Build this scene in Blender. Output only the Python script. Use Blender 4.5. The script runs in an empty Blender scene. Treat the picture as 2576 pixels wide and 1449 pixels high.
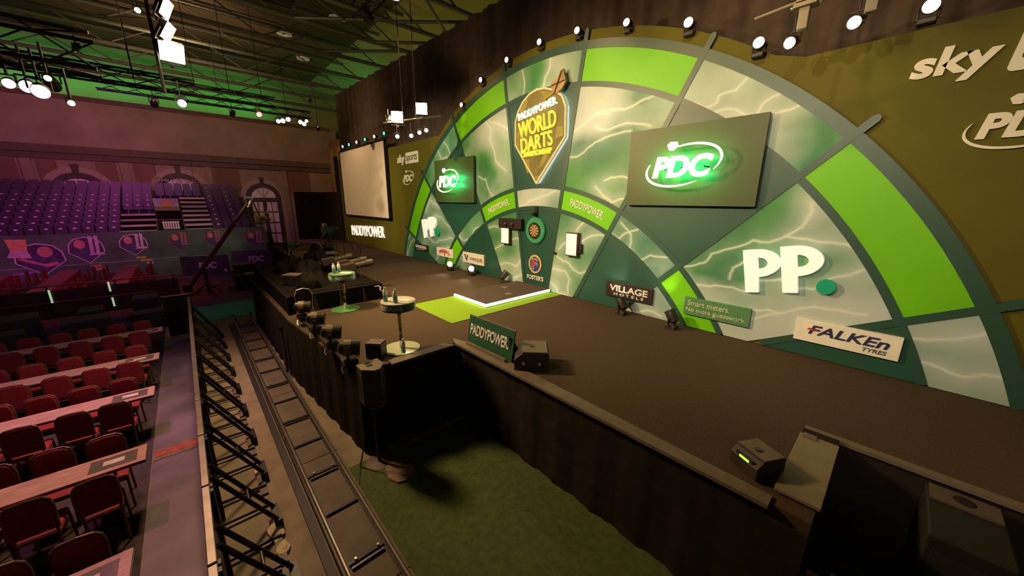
import bpy, bmesh, math, random
import numpy as np
from mathutils import Vector, Matrix

random.seed(7)
scene = bpy.context.scene
COL = scene.collection
PI = math.pi

# ------------------------------------------------------------------ camera
cam_data = bpy.data.cameras.new('camera')
cam_data.sensor_fit = 'HORIZONTAL'
cam_data.sensor_width = 36.0
cam_data.lens = 12.4036
cam_data.clip_start = 0.05
cam_data.clip_end = 200
cam = bpy.data.objects.new('camera', cam_data)
COL.objects.link(cam)
RIGHT = Vector((0.674154, 0.738564, 0.006290))
UP = Vector((-0.181377, 0.157292, 0.970753))
FWD = Vector((-0.715974, 0.655578, -0.239998))
mw = Matrix.Identity(4)
for i in range(3):
    mw[i][0] = RIGHT[i]; mw[i][1] = UP[i]; mw[i][2] = -FWD[i]
mw[0][3], mw[1][3], mw[2][3] = 6.9613, -7.3444, 2.4924
cam.matrix_world = mw
scene.camera = cam

# ------------------------------------------------------------------ world and exposure
world = bpy.data.worlds.new('world')
scene.world = world
world.use_nodes = True
bg = world.node_tree.nodes['Background']
bg.inputs[0].default_value = (1.0, 0.72, 0.45, 1)
bg.inputs[1].default_value = 0.040
vs = scene.view_settings
vs.view_transform = 'Standard'
vs.look = 'None'
vs.gamma = 1.0
vs.exposure = 0.0
vs.use_curve_mapping = False
cy = scene.cycles
cy.max_bounces = 4
cy.diffuse_bounces = 2
cy.glossy_bounces = 2
cy.transmission_bounces = 2
cy.caustics_reflective = False
cy.caustics_refractive = False
cy.use_adaptive_sampling = True
cy.adaptive_threshold = 0.1
cy.use_denoising = True
cy.sample_clamp_indirect = 4.0

F = -1.4            # hall floor level; the stage top is z = 0
WARM = (1.0, 0.66, 0.32)
SOFT = (1.0, 0.80, 0.52)

# ------------------------------------------------------------------ helpers
def lin(r, g, b):
    f = lambda c: c / 12.92 if c <= 0.04045 else ((c + 0.055) / 1.055) ** 2.4
    return (f(r / 255), f(g / 255), f(b / 255))

MATS = {}
def mat(name, col, rough=0.6, metal=0.0, emit=None, estr=0.0, nscale=6.0, namt=0.18, bump=0.0, spec=0.4, bscale=None, stretch=None, sampled=False):
    if name in MATS:
        return MATS[name]
    m = bpy.data.materials.new(name)
    m.use_nodes = True
    nt = m.node_tree
    b = nt.nodes['Principled BSDF']
    b.inputs['Roughness'].default_value = rough
    b.inputs['Metallic'].default_value = metal
    b.inputs['Specular IOR Level'].default_value = spec
    tc = nt.nodes.new('ShaderNodeTexCoord')
    mp = nt.nodes.new('ShaderNodeMapping')
    if stretch:
        mp.inputs['Scale'].default_value = stretch
    nt.links.new(tc.outputs['Object'], mp.inputs['Vector'])
    nz = nt.nodes.new('ShaderNodeTexNoise')
    nz.inputs['Scale'].default_value = nscale
    nz.inputs['Detail'].default_value = 4
    nt.links.new(mp.outputs['Vector'], nz.inputs['Vector'])
    rp = nt.nodes.new('ShaderNodeValToRGB')
    rp.color_ramp.elements[0].position = 0.3
    rp.color_ramp.elements[1].position = 0.7
    lo = tuple(c * (1 - namt) for c in col); hi = tuple(min(1, c * (1 + namt)) for c in col)
    rp.color_ramp.elements[0].color = (*lo, 1)
    rp.color_ramp.elements[1].color = (*hi, 1)
    nt.links.new(nz.outputs['Fac'], rp.inputs['Fac'])
    nt.links.new(rp.outputs['Color'], b.inputs['Base Color'])
    if emit:
        b.inputs['Emission Color'].default_value = (*emit, 1)
        b.inputs['Emission Strength'].default_value = estr
        if not sampled: m.cycles.emission_sampling = 'NONE'
    if bump:
        n2 = nt.nodes.new('ShaderNodeTexNoise')
        n2.inputs['Scale'].default_value = bscale or nscale * 8
        n2.inputs['Detail'].default_value = 3
        nt.links.new(mp.outputs['Vector'], n2.inputs['Vector'])
        bp = nt.nodes.new('ShaderNodeBump')
        bp.inputs['Strength'].default_value = bump
        bp.inputs['Distance'].default_value = 0.02
        nt.links.new(n2.outputs['Fac'], bp.inputs['Height'])
        nt.links.new(bp.outputs['Normal'], b.inputs['Normal'])
    MATS[name] = m
    return m

def attr_mat(name, rough=0.5):
    m = bpy.data.materials.new(name)
    m.use_nodes = True
    nt = m.node_tree
    b = nt.nodes['Principled BSDF']
    b.inputs['Roughness'].default_value = rough
    b.inputs['Specular IOR Level'].default_value = 0.4
    a = nt.nodes.new('ShaderNodeAttribute')
    a.attribute_name = 'print'
    nz = nt.nodes.new('ShaderNodeTexNoise')
    nz.inputs['Scale'].default_value = 3.0
    mx = nt.nodes.new('ShaderNodeMixRGB')
    mx.blend_type = 'SOFT_LIGHT'
    mx.inputs['Fac'].default_value = 0.15
    nt.links.new(a.outputs['Color'], mx.inputs[1])
    nt.links.new(nz.outputs['Color'], mx.inputs[2])
    nt.links.new(mx.outputs['Color'], b.inputs['Base Color'])
    return m

class MB:
    def __init__(s):
        s.v = []; s.f = []
    def add(s, vs_, fs):
        o = len(s.v)
        s.v += [tuple(p) for p in vs_]
        s.f += [tuple(i + o for i in f) for f in fs]
        return s
    def box(s, x0, x1, y0, y1, z0, z1):
        return s.add([(x0, y0, z0), (x1, y0, z0), (x1, y1, z0), (x0, y1, z0), (x0, y0, z1), (x1, y0, z1), (x1, y1, z1), (x0, y1, z1)],
                     [(0, 3, 2, 1), (4, 5, 6, 7), (0, 1, 5, 4), (1, 2, 6, 5), (2, 3, 7, 6), (3, 0, 4, 7)])
    def cbox(s, c, sz):
        return s.box(c[0] - sz[0] / 2, c[0] + sz[0] / 2, c[1] - sz[1] / 2, c[1] + sz[1] / 2, c[2] - sz[2] / 2, c[2] + sz[2] / 2)
    def tube(s, p0, p1, r, r1=None, n=8):
        p0 = Vector(p0); p1 = Vector(p1); d = (p1 - p0)
        if d.length < 1e-6: return s
        d.normalize()
        a = d.orthogonal().normalized(); b = d.cross(a)
        r1 = r if r1 is None else r1
        vs_ = []
        for p, q in ((p0, r), (p1, r1)):
            for k in range(n):
                t = 2 * PI * (k + .5) / n
                vs_.append(p + a * (math.cos(t) * q) + b * (math.sin(t) * q))
        fs = [(k, (k + 1) % n, n + (k + 1) % n, n + k) for k in range(n)]
        fs += [tuple(range(n - 1, -1, -1)), tuple(range(n, 2 * n))]
        return s.add(vs_, fs)
    def path(s, pts, r, n=6, closed=False):
        pts = [Vector(p) for p in pts]
        if closed: pts.append(pts[0])
        for a, b in zip(pts, pts[1:]):
            s.tube(a, b, r, n=n)
        return s
    def lathe(s, prof, n=16, origin=(0, 0, 0), axis=(0, 0, 1), caps=True):
        ax = Vector(axis).normalized(); a = ax.orthogonal().normalized(); b = ax.cross(a); o = Vector(origin)
        vs_ = []
        for r, z in prof:
            for k in range(n):
                t = 2 * PI * k / n
                vs_.append(o + ax * z + a * (math.cos(t) * r) + b * (math.sin(t) * r))
        fs = []
        for i in range(len(prof) - 1):
            for k in range(n):
                k2 = (k + 1) % n
                fs.append((i * n + k, i * n + k2, (i + 1) * n + k2, (i + 1) * n + k))
        if caps:
            fs.append(tuple(range(n - 1, -1, -1)))
            fs.append(tuple(range((len(prof) - 1) * n, len(prof) * n)))
        return s.add(vs_, fs)
    def prism(s, poly, y0, y1):
        """poly is a list of (x, z), extruded from y0 (front) to y1"""
        n = len(poly)
        vs_ = [(x, y0, z) for x, z in poly] + [(x, y1, z) for x, z in poly]
        fs = [tuple(range(n)), tuple(range(2 * n - 1, n - 1, -1))]
        fs += [(k, n + k, n + (k + 1) % n, (k + 1) % n) for k in range(n)]
        return s.add(vs_, fs)
    def strip(s, outer, inner, y0, y1, closed=False):
        """band between two equally long (x, z) polylines, from y0 to y1"""
        n = len(outer)
        vs_ = [(x, y0, z) for x, z in outer] + [(x, y0, z) for x, z in inner] + [(x, y1, z) for x, z in outer] + [(x, y1, z) for x, z in inner]
        fs = []
        for k in range(n if closed else n - 1):
            j = (k + 1) % n
            fs += [(k, j, n + j, n + k), (2 * n + j, 2 * n + k, 3 * n + k, 3 * n + j), (k, 2 * n + k, 2 * n + j, j), (n + j, 3 * n + j, 3 * n + k, n + k)]
        if not closed:
            fs += [(0, n, 3 * n, 2 * n), (n - 1, 3 * n - 1, 4 * n - 1, 2 * n - 1)]
        return s.add(vs_, fs)
    def xf(s, m):
        s.v = [tuple(m @ Vector(p)) for p in s.v]
        return s
    def mesh(s, name):
        me = bpy.data.meshes.new(name)
        me.from_pydata(s.v, [], s.f)
        bm = bmesh.new(); bm.from_mesh(me)
        bmesh.ops.recalc_face_normals(bm, faces=bm.faces)
        bm.to_mesh(me); bm.free()
        return me
    def build(s, name, m, parent=None, smooth=False, bevel=0.0, kind=None):
        me = s.mesh(name)
        return link(name, me, m, parent, smooth, bevel, kind)

def link(name, me, m=None, parent=None, smooth=False, bevel=0.0, kind=None):
    if m is not None:
        me.materials.clear(); me.materials.append(m)
    if smooth:
        me.shade_smooth()
        try:
            me.set_sharp_from_angle(angle=math.radians(40))
        except Exception:
            pass
    o = bpy.data.objects.new(name, me)
    COL.objects.link(o)
    if parent is not None:
        o.parent = parent
    if bevel:
        md = o.modifiers.new('bevel', 'BEVEL'); md.width = bevel; md.segments = 2; md.limit_method = 'ANGLE'
    if kind:
        o['kind'] = kind
    return o

def tag(o, label, cat, group=None, kind=None):
    o['label'] = label; o['category'] = cat
    if group: o['group'] = group
    if kind: o['kind'] = kind
    return o

def thing(name, label, cat, loc=(0, 0, 0), rotz=0.0, group=None):
    o = bpy.data.objects.new(name, None)
    o.empty_display_size = 0.1
    COL.objects.link(o)
    o.location = loc; o.rotation_euler = (0, 0, rotz)
    return tag(o, label, cat, group)

def struct(o, label=None):
    o['kind'] = 'structure'
    if label: o['label'] = label
    return o

def dup(root, loc, rotz, label):
    r = root.copy(); COL.objects.link(r)
    r.location = loc; r.rotation_euler = (0, 0, rotz)
    r['label'] = label
    for ch in root.children:
        c = ch.copy(); COL.objects.link(c); c.parent = r
        for g in ch.children:
            d = g.copy(); COL.objects.link(d); d.parent = c
    return r

def look(loc, target):
    """matrix whose local -Y points from loc to target, Z roughly up"""
    d = (Vector(target) - Vector(loc)).normalized()
    y = -d
    x = y.cross(Vector((0, 0, 1)))
    if x.length < 1e-4: x = Vector((1, 0, 0))
    x.normalize(); z = x.cross(y)
    m = Matrix.Identity(4)
    for i in range(3):
        m[i][0] = x[i]; m[i][1] = y[i]; m[i][2] = z[i]; m[i][3] = loc[i]
    return m

def text_mesh(txt, w, h, depth=0.02, bold=0.02, shear=0.0, arc=None):
    """flat lettering in the XZ plane, facing -Y, centred, w by h"""
    cu = bpy.data.curves.new('lettering', 'FONT')
    cu.body = txt; cu.size = 1.0; cu.offset = bold; cu.shear = shear
    cu.resolution_u = 5
    cu.align_x = 'CENTER'
    ob = bpy.data.objects.new('tmp', cu)
    COL.objects.link(ob)
    dg = bpy.context.evaluated_depsgraph_get()
    me = bpy.data.meshes.new_from_object(ob.evaluated_get(dg))
    bpy.data.objects.remove(ob); bpy.data.curves.remove(cu)
    bm = bmesh.new(); bm.from_mesh(me)
    xs = [v.co.x for v in bm.verts]; ys = [v.co.y for v in bm.verts]
    x0, x1, y0, y1 = min(xs), max(xs), min(ys), max(ys)
    for v in bm.verts:
        x = ((v.co.x - x0) / (x1 - x0) - .5) * w
        z = ((v.co.y - y0) / (y1 - y0) - .5) * h
        v.co = (x, -depth / 2, z)
    geom = bmesh.ops.extrude_face_region(bm, geom=bm.faces[:])
    for g in geom['geom']:
        if isinstance(g, bmesh.types.BMVert):
            g.co.y += depth
    if arc:
        for v in bm.verts:
            a, bnd = arc
            v.co = Vector(a(v.co.x, v.co.y, v.co.z))
    bmesh.ops.recalc_face_normals(bm, faces=bm.faces)
    bm.to_mesh(me); bm.free()
    return me

def lettering(txt, w, h, m, parent, loc=(0, 0, 0), depth=0.02, bold=0.02, shear=0.0, name='letter', rot=(0, 0, 0), arc=None):
    """raised lettering, every letter a part of its own"""
    me = text_mesh(txt, w, h, depth, bold, shear, arc)
    bm = bmesh.new(); bm.from_mesh(me); bpy.data.meshes.remove(me)
    bm.verts.ensure_lookup_table()
    seen = set(); out = []
    for v0 in bm.verts:
        if v0.index in seen: continue
        stack = [v0]; isl = []
        seen.add(v0.index)
        while stack:
            v = stack.pop(); isl.append(v)
            for e in v.link_edges:
                u = e.other_vert(v)
                if u.index not in seen: seen.add(u.index); stack.append(u)
        ix = {v.index: k for k, v in enumerate(isl)}
        fs = [tuple(ix[q.index] for q in f.verts) for f in bm.faces if f.verts[0].index in ix]
        cx = sum(v.co.x for v in isl) / len(isl)
        out.append((cx, [tuple(v.co) for v in isl], fs))
    bm.free()
    for cx, vv, ff in sorted(out, key=lambda q: q[0]):
        lm = bpy.data.meshes.new(name); lm.from_pydata(vv, [], ff)
        o = link(name, lm, m, parent)
        o.location = loc; o.rotation_euler = rot

ORD = ['first', 'second', 'third', 'fourth', 'fifth', 'sixth', 'seventh', 'eighth', 'ninth', 'tenth', 'eleventh', 'twelfth', 'thirteenth', 'fourteenth', 'fifteenth', 'sixteenth']

def spot(name, parent, loc, target, power, color, angle, blend=0.5, radius=0.1):
    """a lamp's beam; loc and target in world space, the lamp is a child of its fixture"""
    ld = bpy.data.lights.new(name, 'SPOT')
    ld.energy = power; ld.color = color; ld.spot_size = math.radians(angle); ld.spot_blend = blend; ld.shadow_soft_size = radius
    lo = bpy.data.objects.new(name, ld)
    COL.objects.link(lo)
    d = (Vector(target) - Vector(loc)).normalized()
    wm = d.to_track_quat('-Z', 'Y').to_matrix().to_4x4()
    wm.translation = Vector(loc)
    if parent is not None:
        lo.parent = parent
        bpy.context.view_layer.update()
        lo.matrix_parent_inverse = parent.matrix_world.inverted()
    lo.matrix_world = wm
    return lo

# ------------------------------------------------------------------ materials
m_wall = mat('backdrop_green_paint', (0.118, 0.108, 0.013), 0.6, nscale=1.5, namt=0.06, spec=0.15)
m_dark = mat('dark_green_print', (0.016, 0.078, 0.052), 0.42, nscale=1.2, namt=0.05, spec=0.7)
m_wire = mat('dark_green_trim', (0.022, 0.076, 0.05), 0.42, namt=0.05, spec=0.7)
m_lime = mat('lime_print', (0.165, 0.56, 0.004), 0.45, nscale=1.0, namt=0.06)
m_print = attr_mat('storm_print', 0.5)
m_carpet = mat('stage_carpet', (0.085, 0.058, 0.037), 0.95, nscale=40, namt=0.12, bump=0.3, spec=0.1)
m_edge = mat('stage_edge_strip', (0.16, 0.125, 0.085), 0.6, namt=0.15)
m_black = mat('black_cloth', (0.022, 0.016, 0.013), 0.9, nscale=5, namt=0.25, spec=0.15)
m_drape = mat('black_drape', (0.085, 0.062, 0.048), 0.95, nscale=3, namt=0.2, spec=0.1)
m_concrete = mat('concrete_floor', (0.215, 0.165, 0.10), 0.75, nscale=3.0, namt=0.22, bump=0.15)
m_hallcarpet = mat('hall_carpet', (0.075, 0.045, 0.04), 0.9, nscale=9, namt=0.2)
m_green = mat('green_carpet', (0.075, 0.098, 0.03), 0.9, nscale=14, namt=0.2, bump=0.2, spec=0.15)
m_matg = mat('lime_stage_carpet', (0.22, 0.40, 0.02), 0.9, nscale=20, namt=0.06, spec=0.1)
m_blackmetal = mat('black_metal', (0.018, 0.016, 0.015), 0.42, metal=0.3, namt=0.2)
m_gunmetal = mat('dark_steel', (0.09, 0.085, 0.075), 0.4, metal=0.7, namt=0.2)
m_chrome = mat('bright_steel', (0.6, 0.56, 0.5), 0.3, metal=0.9, namt=0.1)
m_white = mat('white_paint', (0.72, 0.70, 0.64), 0.5, namt=0.05)
m_cream = mat('cream_board', (0.86, 0.82, 0.70), 0.55, namt=0.05)
m_glowwhite = mat('lit_white_acrylic', (0.8, 0.8, 0.75), 0.4, emit=(1.0, 0.95, 0.82), estr=0.7, namt=0.02)
m_glowgreen = mat('green_back_light', (0.1, 0.6, 0.3), 0.5, emit=(0.03, 1.0, 0.30), estr=65.0, namt=0.02, sampled=True)
m_strip = mat('white_led_strip', (0.9, 0.9, 0.9), 0.4, emit=(1.0, 0.94, 0.85), estr=3.5, namt=0.02, sampled=True)
m_yellowlit = mat('yellow_lit_acrylic', (0.85, 0.8, 0.1), 0.4, emit=(1.0, 0.86, 0.08), estr=0.5, namt=0.02)
m_lens = mat('white_lamp_lens', (0.9, 0.9, 0.9), 0.2, emit=(0.92, 0.96, 1.0), estr=4.0, namt=0.02)
m_warmlens = mat('warm_lamp_lens', (0.9, 0.9, 0.8), 0.2, emit=(1.0, 0.86, 0.6), estr=7.0, namt=0.02)
m_flood = mat('flood_lamp_lens', (0.9, 0.9, 0.8), 0.2, emit=(1.0, 0.84, 0.55), estr=40.0, namt=0.02)
m_red = mat('red_upholstery', (0.20, 0.014, 0.016), 0.75, nscale=18, namt=0.15, bump=0.1)
m_frame = mat('chair_frame_bronze', (0.16, 0.085, 0.045), 0.45, metal=0.5)
m_board = mat('table_board', (0.38, 0.22, 0.20), 0.32, nscale=4, namt=0.25, stretch=(6, 1, 1))
BOLTS = {
 (1, 'big'): [[(1.01, 3.56), (1.37, 3.57), (1.63, 3.73), (1.98, 3.86), (2.32, 3.93), (2.7, 3.95)], [(1.73, 4.42), (2.06, 4.45), (2.51, 4.4), (2.87, 4.5), (3.21, 4.55)], [(1.06, 4.11), (1.48, 4.26), (1.8, 4.41), (2.37, 4.43)], [(1.78, 4.15), (2.1, 4.04), (2.59, 4.12), (3.14, 3.98)], [(2.12, 2.96), (2.49, 3.03), (2.88, 2.97)], [(1.88, 2.83), (2.34, 2.48), (2.64, 2.55)]],
 (-1, 'big'): [[(-2.64, 5.15), (-2.31, 4.9), (-2.02, 4.6), (-2.06, 4.31), (-1.87, 3.99), (-1.8, 3.68), (-1.32, 3.36)], [(-2.69, 3.26), (-2.28, 3.15), (-2.08, 2.75), (-1.75, 2.55)], [(-2.11, 4.84), (-1.63, 4.69), (-1.27, 4.51)]],
 (0, 'dbl'): [[(-0.71, 6.16), (-0.66, 5.92), (-0.58, 5.6), (-0.6, 5.31)], [(0.36, 6.02), (0.33, 5.9), (0.29, 5.64), (0.16, 5.5), (0.13, 5.34)]],
 (0, 'trp'): [[(-0.7, 2.33), (-0.22, 2.52), (0.08, 2.6), (0.65, 2.75)]],
 (1, 'inn'): [[(0.79, 1.03), (1.2, 0.9), (1.38, 0.75), (1.6, 0.69), (1.84, 0.81)], [(0.83, 1.24), (1.13, 1.48), (1.33, 1.67), (1.56, 1.95), (1.7, 2.13)], [(1.55, 1.49), (1.9, 1.68), (2.19, 1.71)], [(0.66, 0.69), (1.08, 0.67), (1.23, 0.48), (1.21, 0.11)], [(0.53, 0.29), (0.79, 0.18), (0.84, 0.04), (1.21, 0.04)]],
 (-1, 'inn'): [[(-2.16, 1.63), (-1.6, 1.7), (-1.04, 1.62)], [(-1.9, 0.96), (-1.13, 1.29), (-0.72, 1.41)], [(-1.62, 0.49), (-1.12, 0.59), (-0.81, 0.55), (-0.64, 0.74)], [(-1.56, 0.17), (-1.03, 0.13), (-0.58, 0.32)]],
 (2, 'dbl'): [[(4.76, 4.51), (4.61, 4.35), (4.35, 4.31), (4.34, 4.21), (4.14, 4.14), (3.88, 4.27)], [(5.25, 4.17), (5.06, 4.08), (4.99, 3.93)], [(4.19, 4.03), (4.66, 4.04), (4.9, 3.86)], [(4.99, 3.66), (5.28, 3.89), (5.57, 3.97)]],
 (2, 'trp'): [[(2.39, 1.77), (2.61, 1.65), (2.74, 1.79), (3.07, 1.91)], [(3.06, 1.21), (3.39, 1.37), (3.84, 1.39)], [(2.63, 2.03), (2.9, 1.78), (2.89, 1.46)]],
 (3, 'big'): [[(4.12, 1.23), (4.49, 1.35), (4.6, 1.54), (5.03, 1.72), (5.23, 1.85), (5.47, 1.83), (5.7, 1.97), (5.87, 2.12), (5.95, 2.33), (5.93, 2.49)], [(5.71, 1.95), (6.04, 1.91), (6.43, 1.89), (6.57, 1.84)], [(4.96, 1.11), (4.99, 1.32), (5.22, 1.51), (5.46, 1.62)], [(4.41, 0.9), (4.86, 0.95), (5.23, 0.92), (5.39, 1.16), (5.72, 1.23), (5.96, 1.11), (6.17, 1.14), (6.33, 1.34), (6.55, 1.43), (6.67, 1.53)], [(5.39, 0.61), (5.63, 0.67), (5.79, 0.64)], [(4.81, 0.38), (5.46, 0.46), (6.23, 0.86), (6.83, 0.87)]],
 (3, 'inn'): [[(2.75, 0.17), (3.13, -0.03), (3.45, 0.14), (3.77, 0.08)]],
 (4, 'dbl'): [[(7.45, 0.33), (7.63, 0.32), (7.84, 0.26), (8.01, 0.35), (8.16, 0.37)], [(7.28, 0.63), (7.63, 0.72), (7.92, 0.89)]],
 (-2, 'dbl'): [[(-4.35, 5.1), (-4.02, 4.94), (-3.82, 4.59), (-3.91, 4.32)], [(-4.71, 4.53), (-4.39, 4.25), (-4.32, 4.03), (-4.91, 3.98), (-5.11, 4.26)]],
 (-2, 'trp'): [[(-3.92, 1.3), (-3.6, 1.09), (-3.14, 1.21), (-2.96, 1.54), (-2.63, 1.64)]],
 (-3, 'big'): [[(-6.21, 2.1), (-5.88, 2.5), (-5.5, 2.35), (-5.05, 2.21)], [(-5.54, 1.93), (-5.07, 1.88), (-4.81, 1.65), (-4.22, 1.41)], [(-6.32, 1.03), (-5.64, 0.82), (-4.85, 1.03), (-4.32, 1.12)], [(-5.6, 0.15), (-5.09, 0.58), (-4.51, 0.76)]],
 (-3, 'inn'): [[(-4.39, 0.34), (-3.72, 0.57), (-3.12, 0.29)]],
 (-4, 'dbl'): [[(-8.18, -0.03), (-7.7, 0.69), (-7.34, 0.86)], [(-8.17, 0.61), (-7.66, 1.01)]],
}
# ------------------------------------------------------------------ floors
struct(MB().box(-30, 16, -26, 5, F - 0.2, F).build('floor', m_concrete), 'worn brown concrete hall floor')
o = MB().box(-19.4, -10.02, -26, -1.0, F, F + 0.012).build('floor_far_carpet', m_hallcarpet); struct(o, 'dark plum carpet in front of the far stand')
o = MB().box(-10.0, -7.75, -7.55, -5.68, F, F + 0.015).build('floor_green_mat', mat('far_green_carpet', (0.03, 0.27, 0.09), 0.9, nscale=14, namt=0.1)); struct(o, 'bright green carpet square beyond the dolly track')
o = MB().box(2.05, 8.5, -6.15, -4.03, F, F + 0.015).build('floor_green_carpet', m_green); struct(o, 'dark green carpet in the pit before the stage')
o = MB().box(-6.4, 12, -8.28, -7.66, F, F + 0.012).build('floor_aisle', mat('aisle_carpet', (0.14, 0.105, 0.13), 0.5, nscale=1.6, namt=0.35, bump=0.1)); struct(o, 'worn grey aisle between the barrier and the tables')
o = MB().box(-10, 12, -16, -8.29, F, F + 0.01).build('floor_seating', mat('shaded_seating_carpet', (0.045, 0.032, 0.036), 0.9, nscale=6, namt=0.25)); struct(o, 'dark carpet under the near table rows, chair shade in its colour')  # dark carpet, its colour also taking in the chairs' shadows

# ------------------------------------------------------------------ back wall (plane y = 0), drape, hall shell
S = 8.8
CZ = -0.319 * S                     # centre of the giant board, below the stage
def pol(r, deg):
    a = math.radians(deg)
    return (r * math.sin(a), CZ + r * math.cos(a))
RB = 1.037 * S
tl, tr = 4.79, 4.66
poly = [(-16.6, 0.0), (-16.6, tl)]
aL = -math.degrees(math.acos((tl - CZ) / RB)); aR = math.degrees(math.acos((tr - CZ) / RB))
n = 60
arcp = [pol(RB, aL + (aR - aL) * k / n) for k in range(n + 1)]
# soft inward curve where the arch meets the right wing
poly += arcp[:-1] + [(arcp[-1][0] + 0.25, tr - 0.02), (14.0, tr + 0.05), (14.0, 0.0)]
struct(MB().prism(poly, 0.0, 0.18).build('wall_back', m_wall), 'olive green stage back wall with an arched top')

# black drape behind and above the backdrop, hung in shallow folds
mb = MB()
xs = np.linspace(-17.6, 14, 420)
top = lambda x: 8.25 - 0.024 * (x + 2)
prev = None
vs_ = []; fs = []
for i, x in enumerate(xs):
    y = 0.55 + 0.045 * math.sin(x * 7.3) + 0.03 * math.sin(x * 17.1 + 1)
    vs_ += [(x, y, 0.0), (x, y + 0.02, top(x)), (x, y + 0.05, top(x)), (x, y + 0.05, 0.0)]
    if i:
        a = 4 * (i - 1); b = 4 * i
        fs += [(a, b, b + 1, a + 1), (a + 1, b + 1, b + 2, a + 2), (a + 2, b + 2, b + 3, a + 3)]
mb.add(vs_, fs)
tag(mb.build('stage_drape', m_drape, smooth=True), 'tall black drape hung above and behind the arched backdrop', 'curtain')
wt = lambda x: 5.0 if x > -16.9 else 2.95
# black wing curtain that wraps the left end of the back wall
mb = MB(); vs_ = []; fs = []
pts = []
for k in range(60):
    t = k / 59
    x = -16.5 - 2.6 * math.sin(t * PI / 2); y = -0.12 - 1.9 * (1 - math.cos(t * PI / 2)) + 0.05 * math.sin(t * 55)
    pts.append((x, y))
for i, (x, y) in enumerate(pts):
    vs_ += [(x, y, -0.02), (x - 0.1, y + 0.05, wt(x)), (x - 0.14, y + 0.1, wt(x)), (x - 0.05, y + 0.06, -0.02)]
    if i:
        a = 4 * (i - 1); b = 4 * i
        fs += [(a, b, b + 1, a + 1), (a + 1, b + 1, b + 2, a + 2), (a + 2, b + 2, b + 3, a + 3)]
tag(mb.add(vs_, fs).build('wing_curtain', m_black, smooth=True), 'black wing curtain curving round the far end of the stage wall', 'curtain')

# far end wall with cornice, stone bays and arched windows
XW = -26.0
m_stone = mat('painted_stone', (0.34, 0.24, 0.19), 0.8, nscale=0.8, namt=0.15)
m_stone2 = mat('stone_bay', (0.23, 0.115, 0.09), 0.8, nscale=0.7, namt=0.15)
m_cornice = mat('dark_cornice', (0.14, 0.09, 0.075), 0.8, namt=0.15)
wl = MB().box(XW - 0.4, XW, -26, 3.0, F, 8.0).build('wall_far', m_stone); struct(wl, 'far end wall with plain upper band and arched windows')
c1 = struct(MB().box(XW, XW + 0.45, -26, 2.5, 4.95, 5.35).build('trim_1', m_cornice), 'dark cornice ledge on the far wall')
c2 = struct(MB().box(XW, XW + 0.25, -26, 2.5, 4.62, 4.95).build('trim_2', m_cornice), 'stepped moulding under the cornice')
c3 = struct(MB().box(XW - 0.05, XW + 0.12, -26, 2.5, 7.85, 8.1).build('trim_3', m_cornice), 'dark coping along the top of the far wall')
def stone_bay(y0, y1, z0, z1):
    o = MB().box(XW, XW + 0.06, y0, y1, z0, z1).build('stone_panel', m_stone2, wl)
    return o
for y0, y1 in [(-14.9, -13.6), (-12.9, -12.2), (-10.7, -9.9), (-9.2, -8.2), (-5.4, -3.9), (-0.9, 0.6)]:
    stone_bay(y0, y1, 3.0, 4.55)
for y0, y1 in [(-17.6, -16.9), (-13.45, -13.05), (-9.75, -9.35), (-5.75, -5.45), (-1.25, -0.95)]:
    MB().box(XW, XW + 0.14, y0, y1, F, 4.62).build('pilaster', m_stone, wl, bevel=0.02)
m_pane = mat('window_pane', (0.85, 0.74, 0.74), 0.25, nscale=2, namt=0.2)
m_sash = mat('window_frame_dark', (0.07, 0.045, 0.045), 0.6)
m_archstone = mat('arch_stone', (0.42, 0.30, 0.26), 0.7, namt=0.15)
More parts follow.
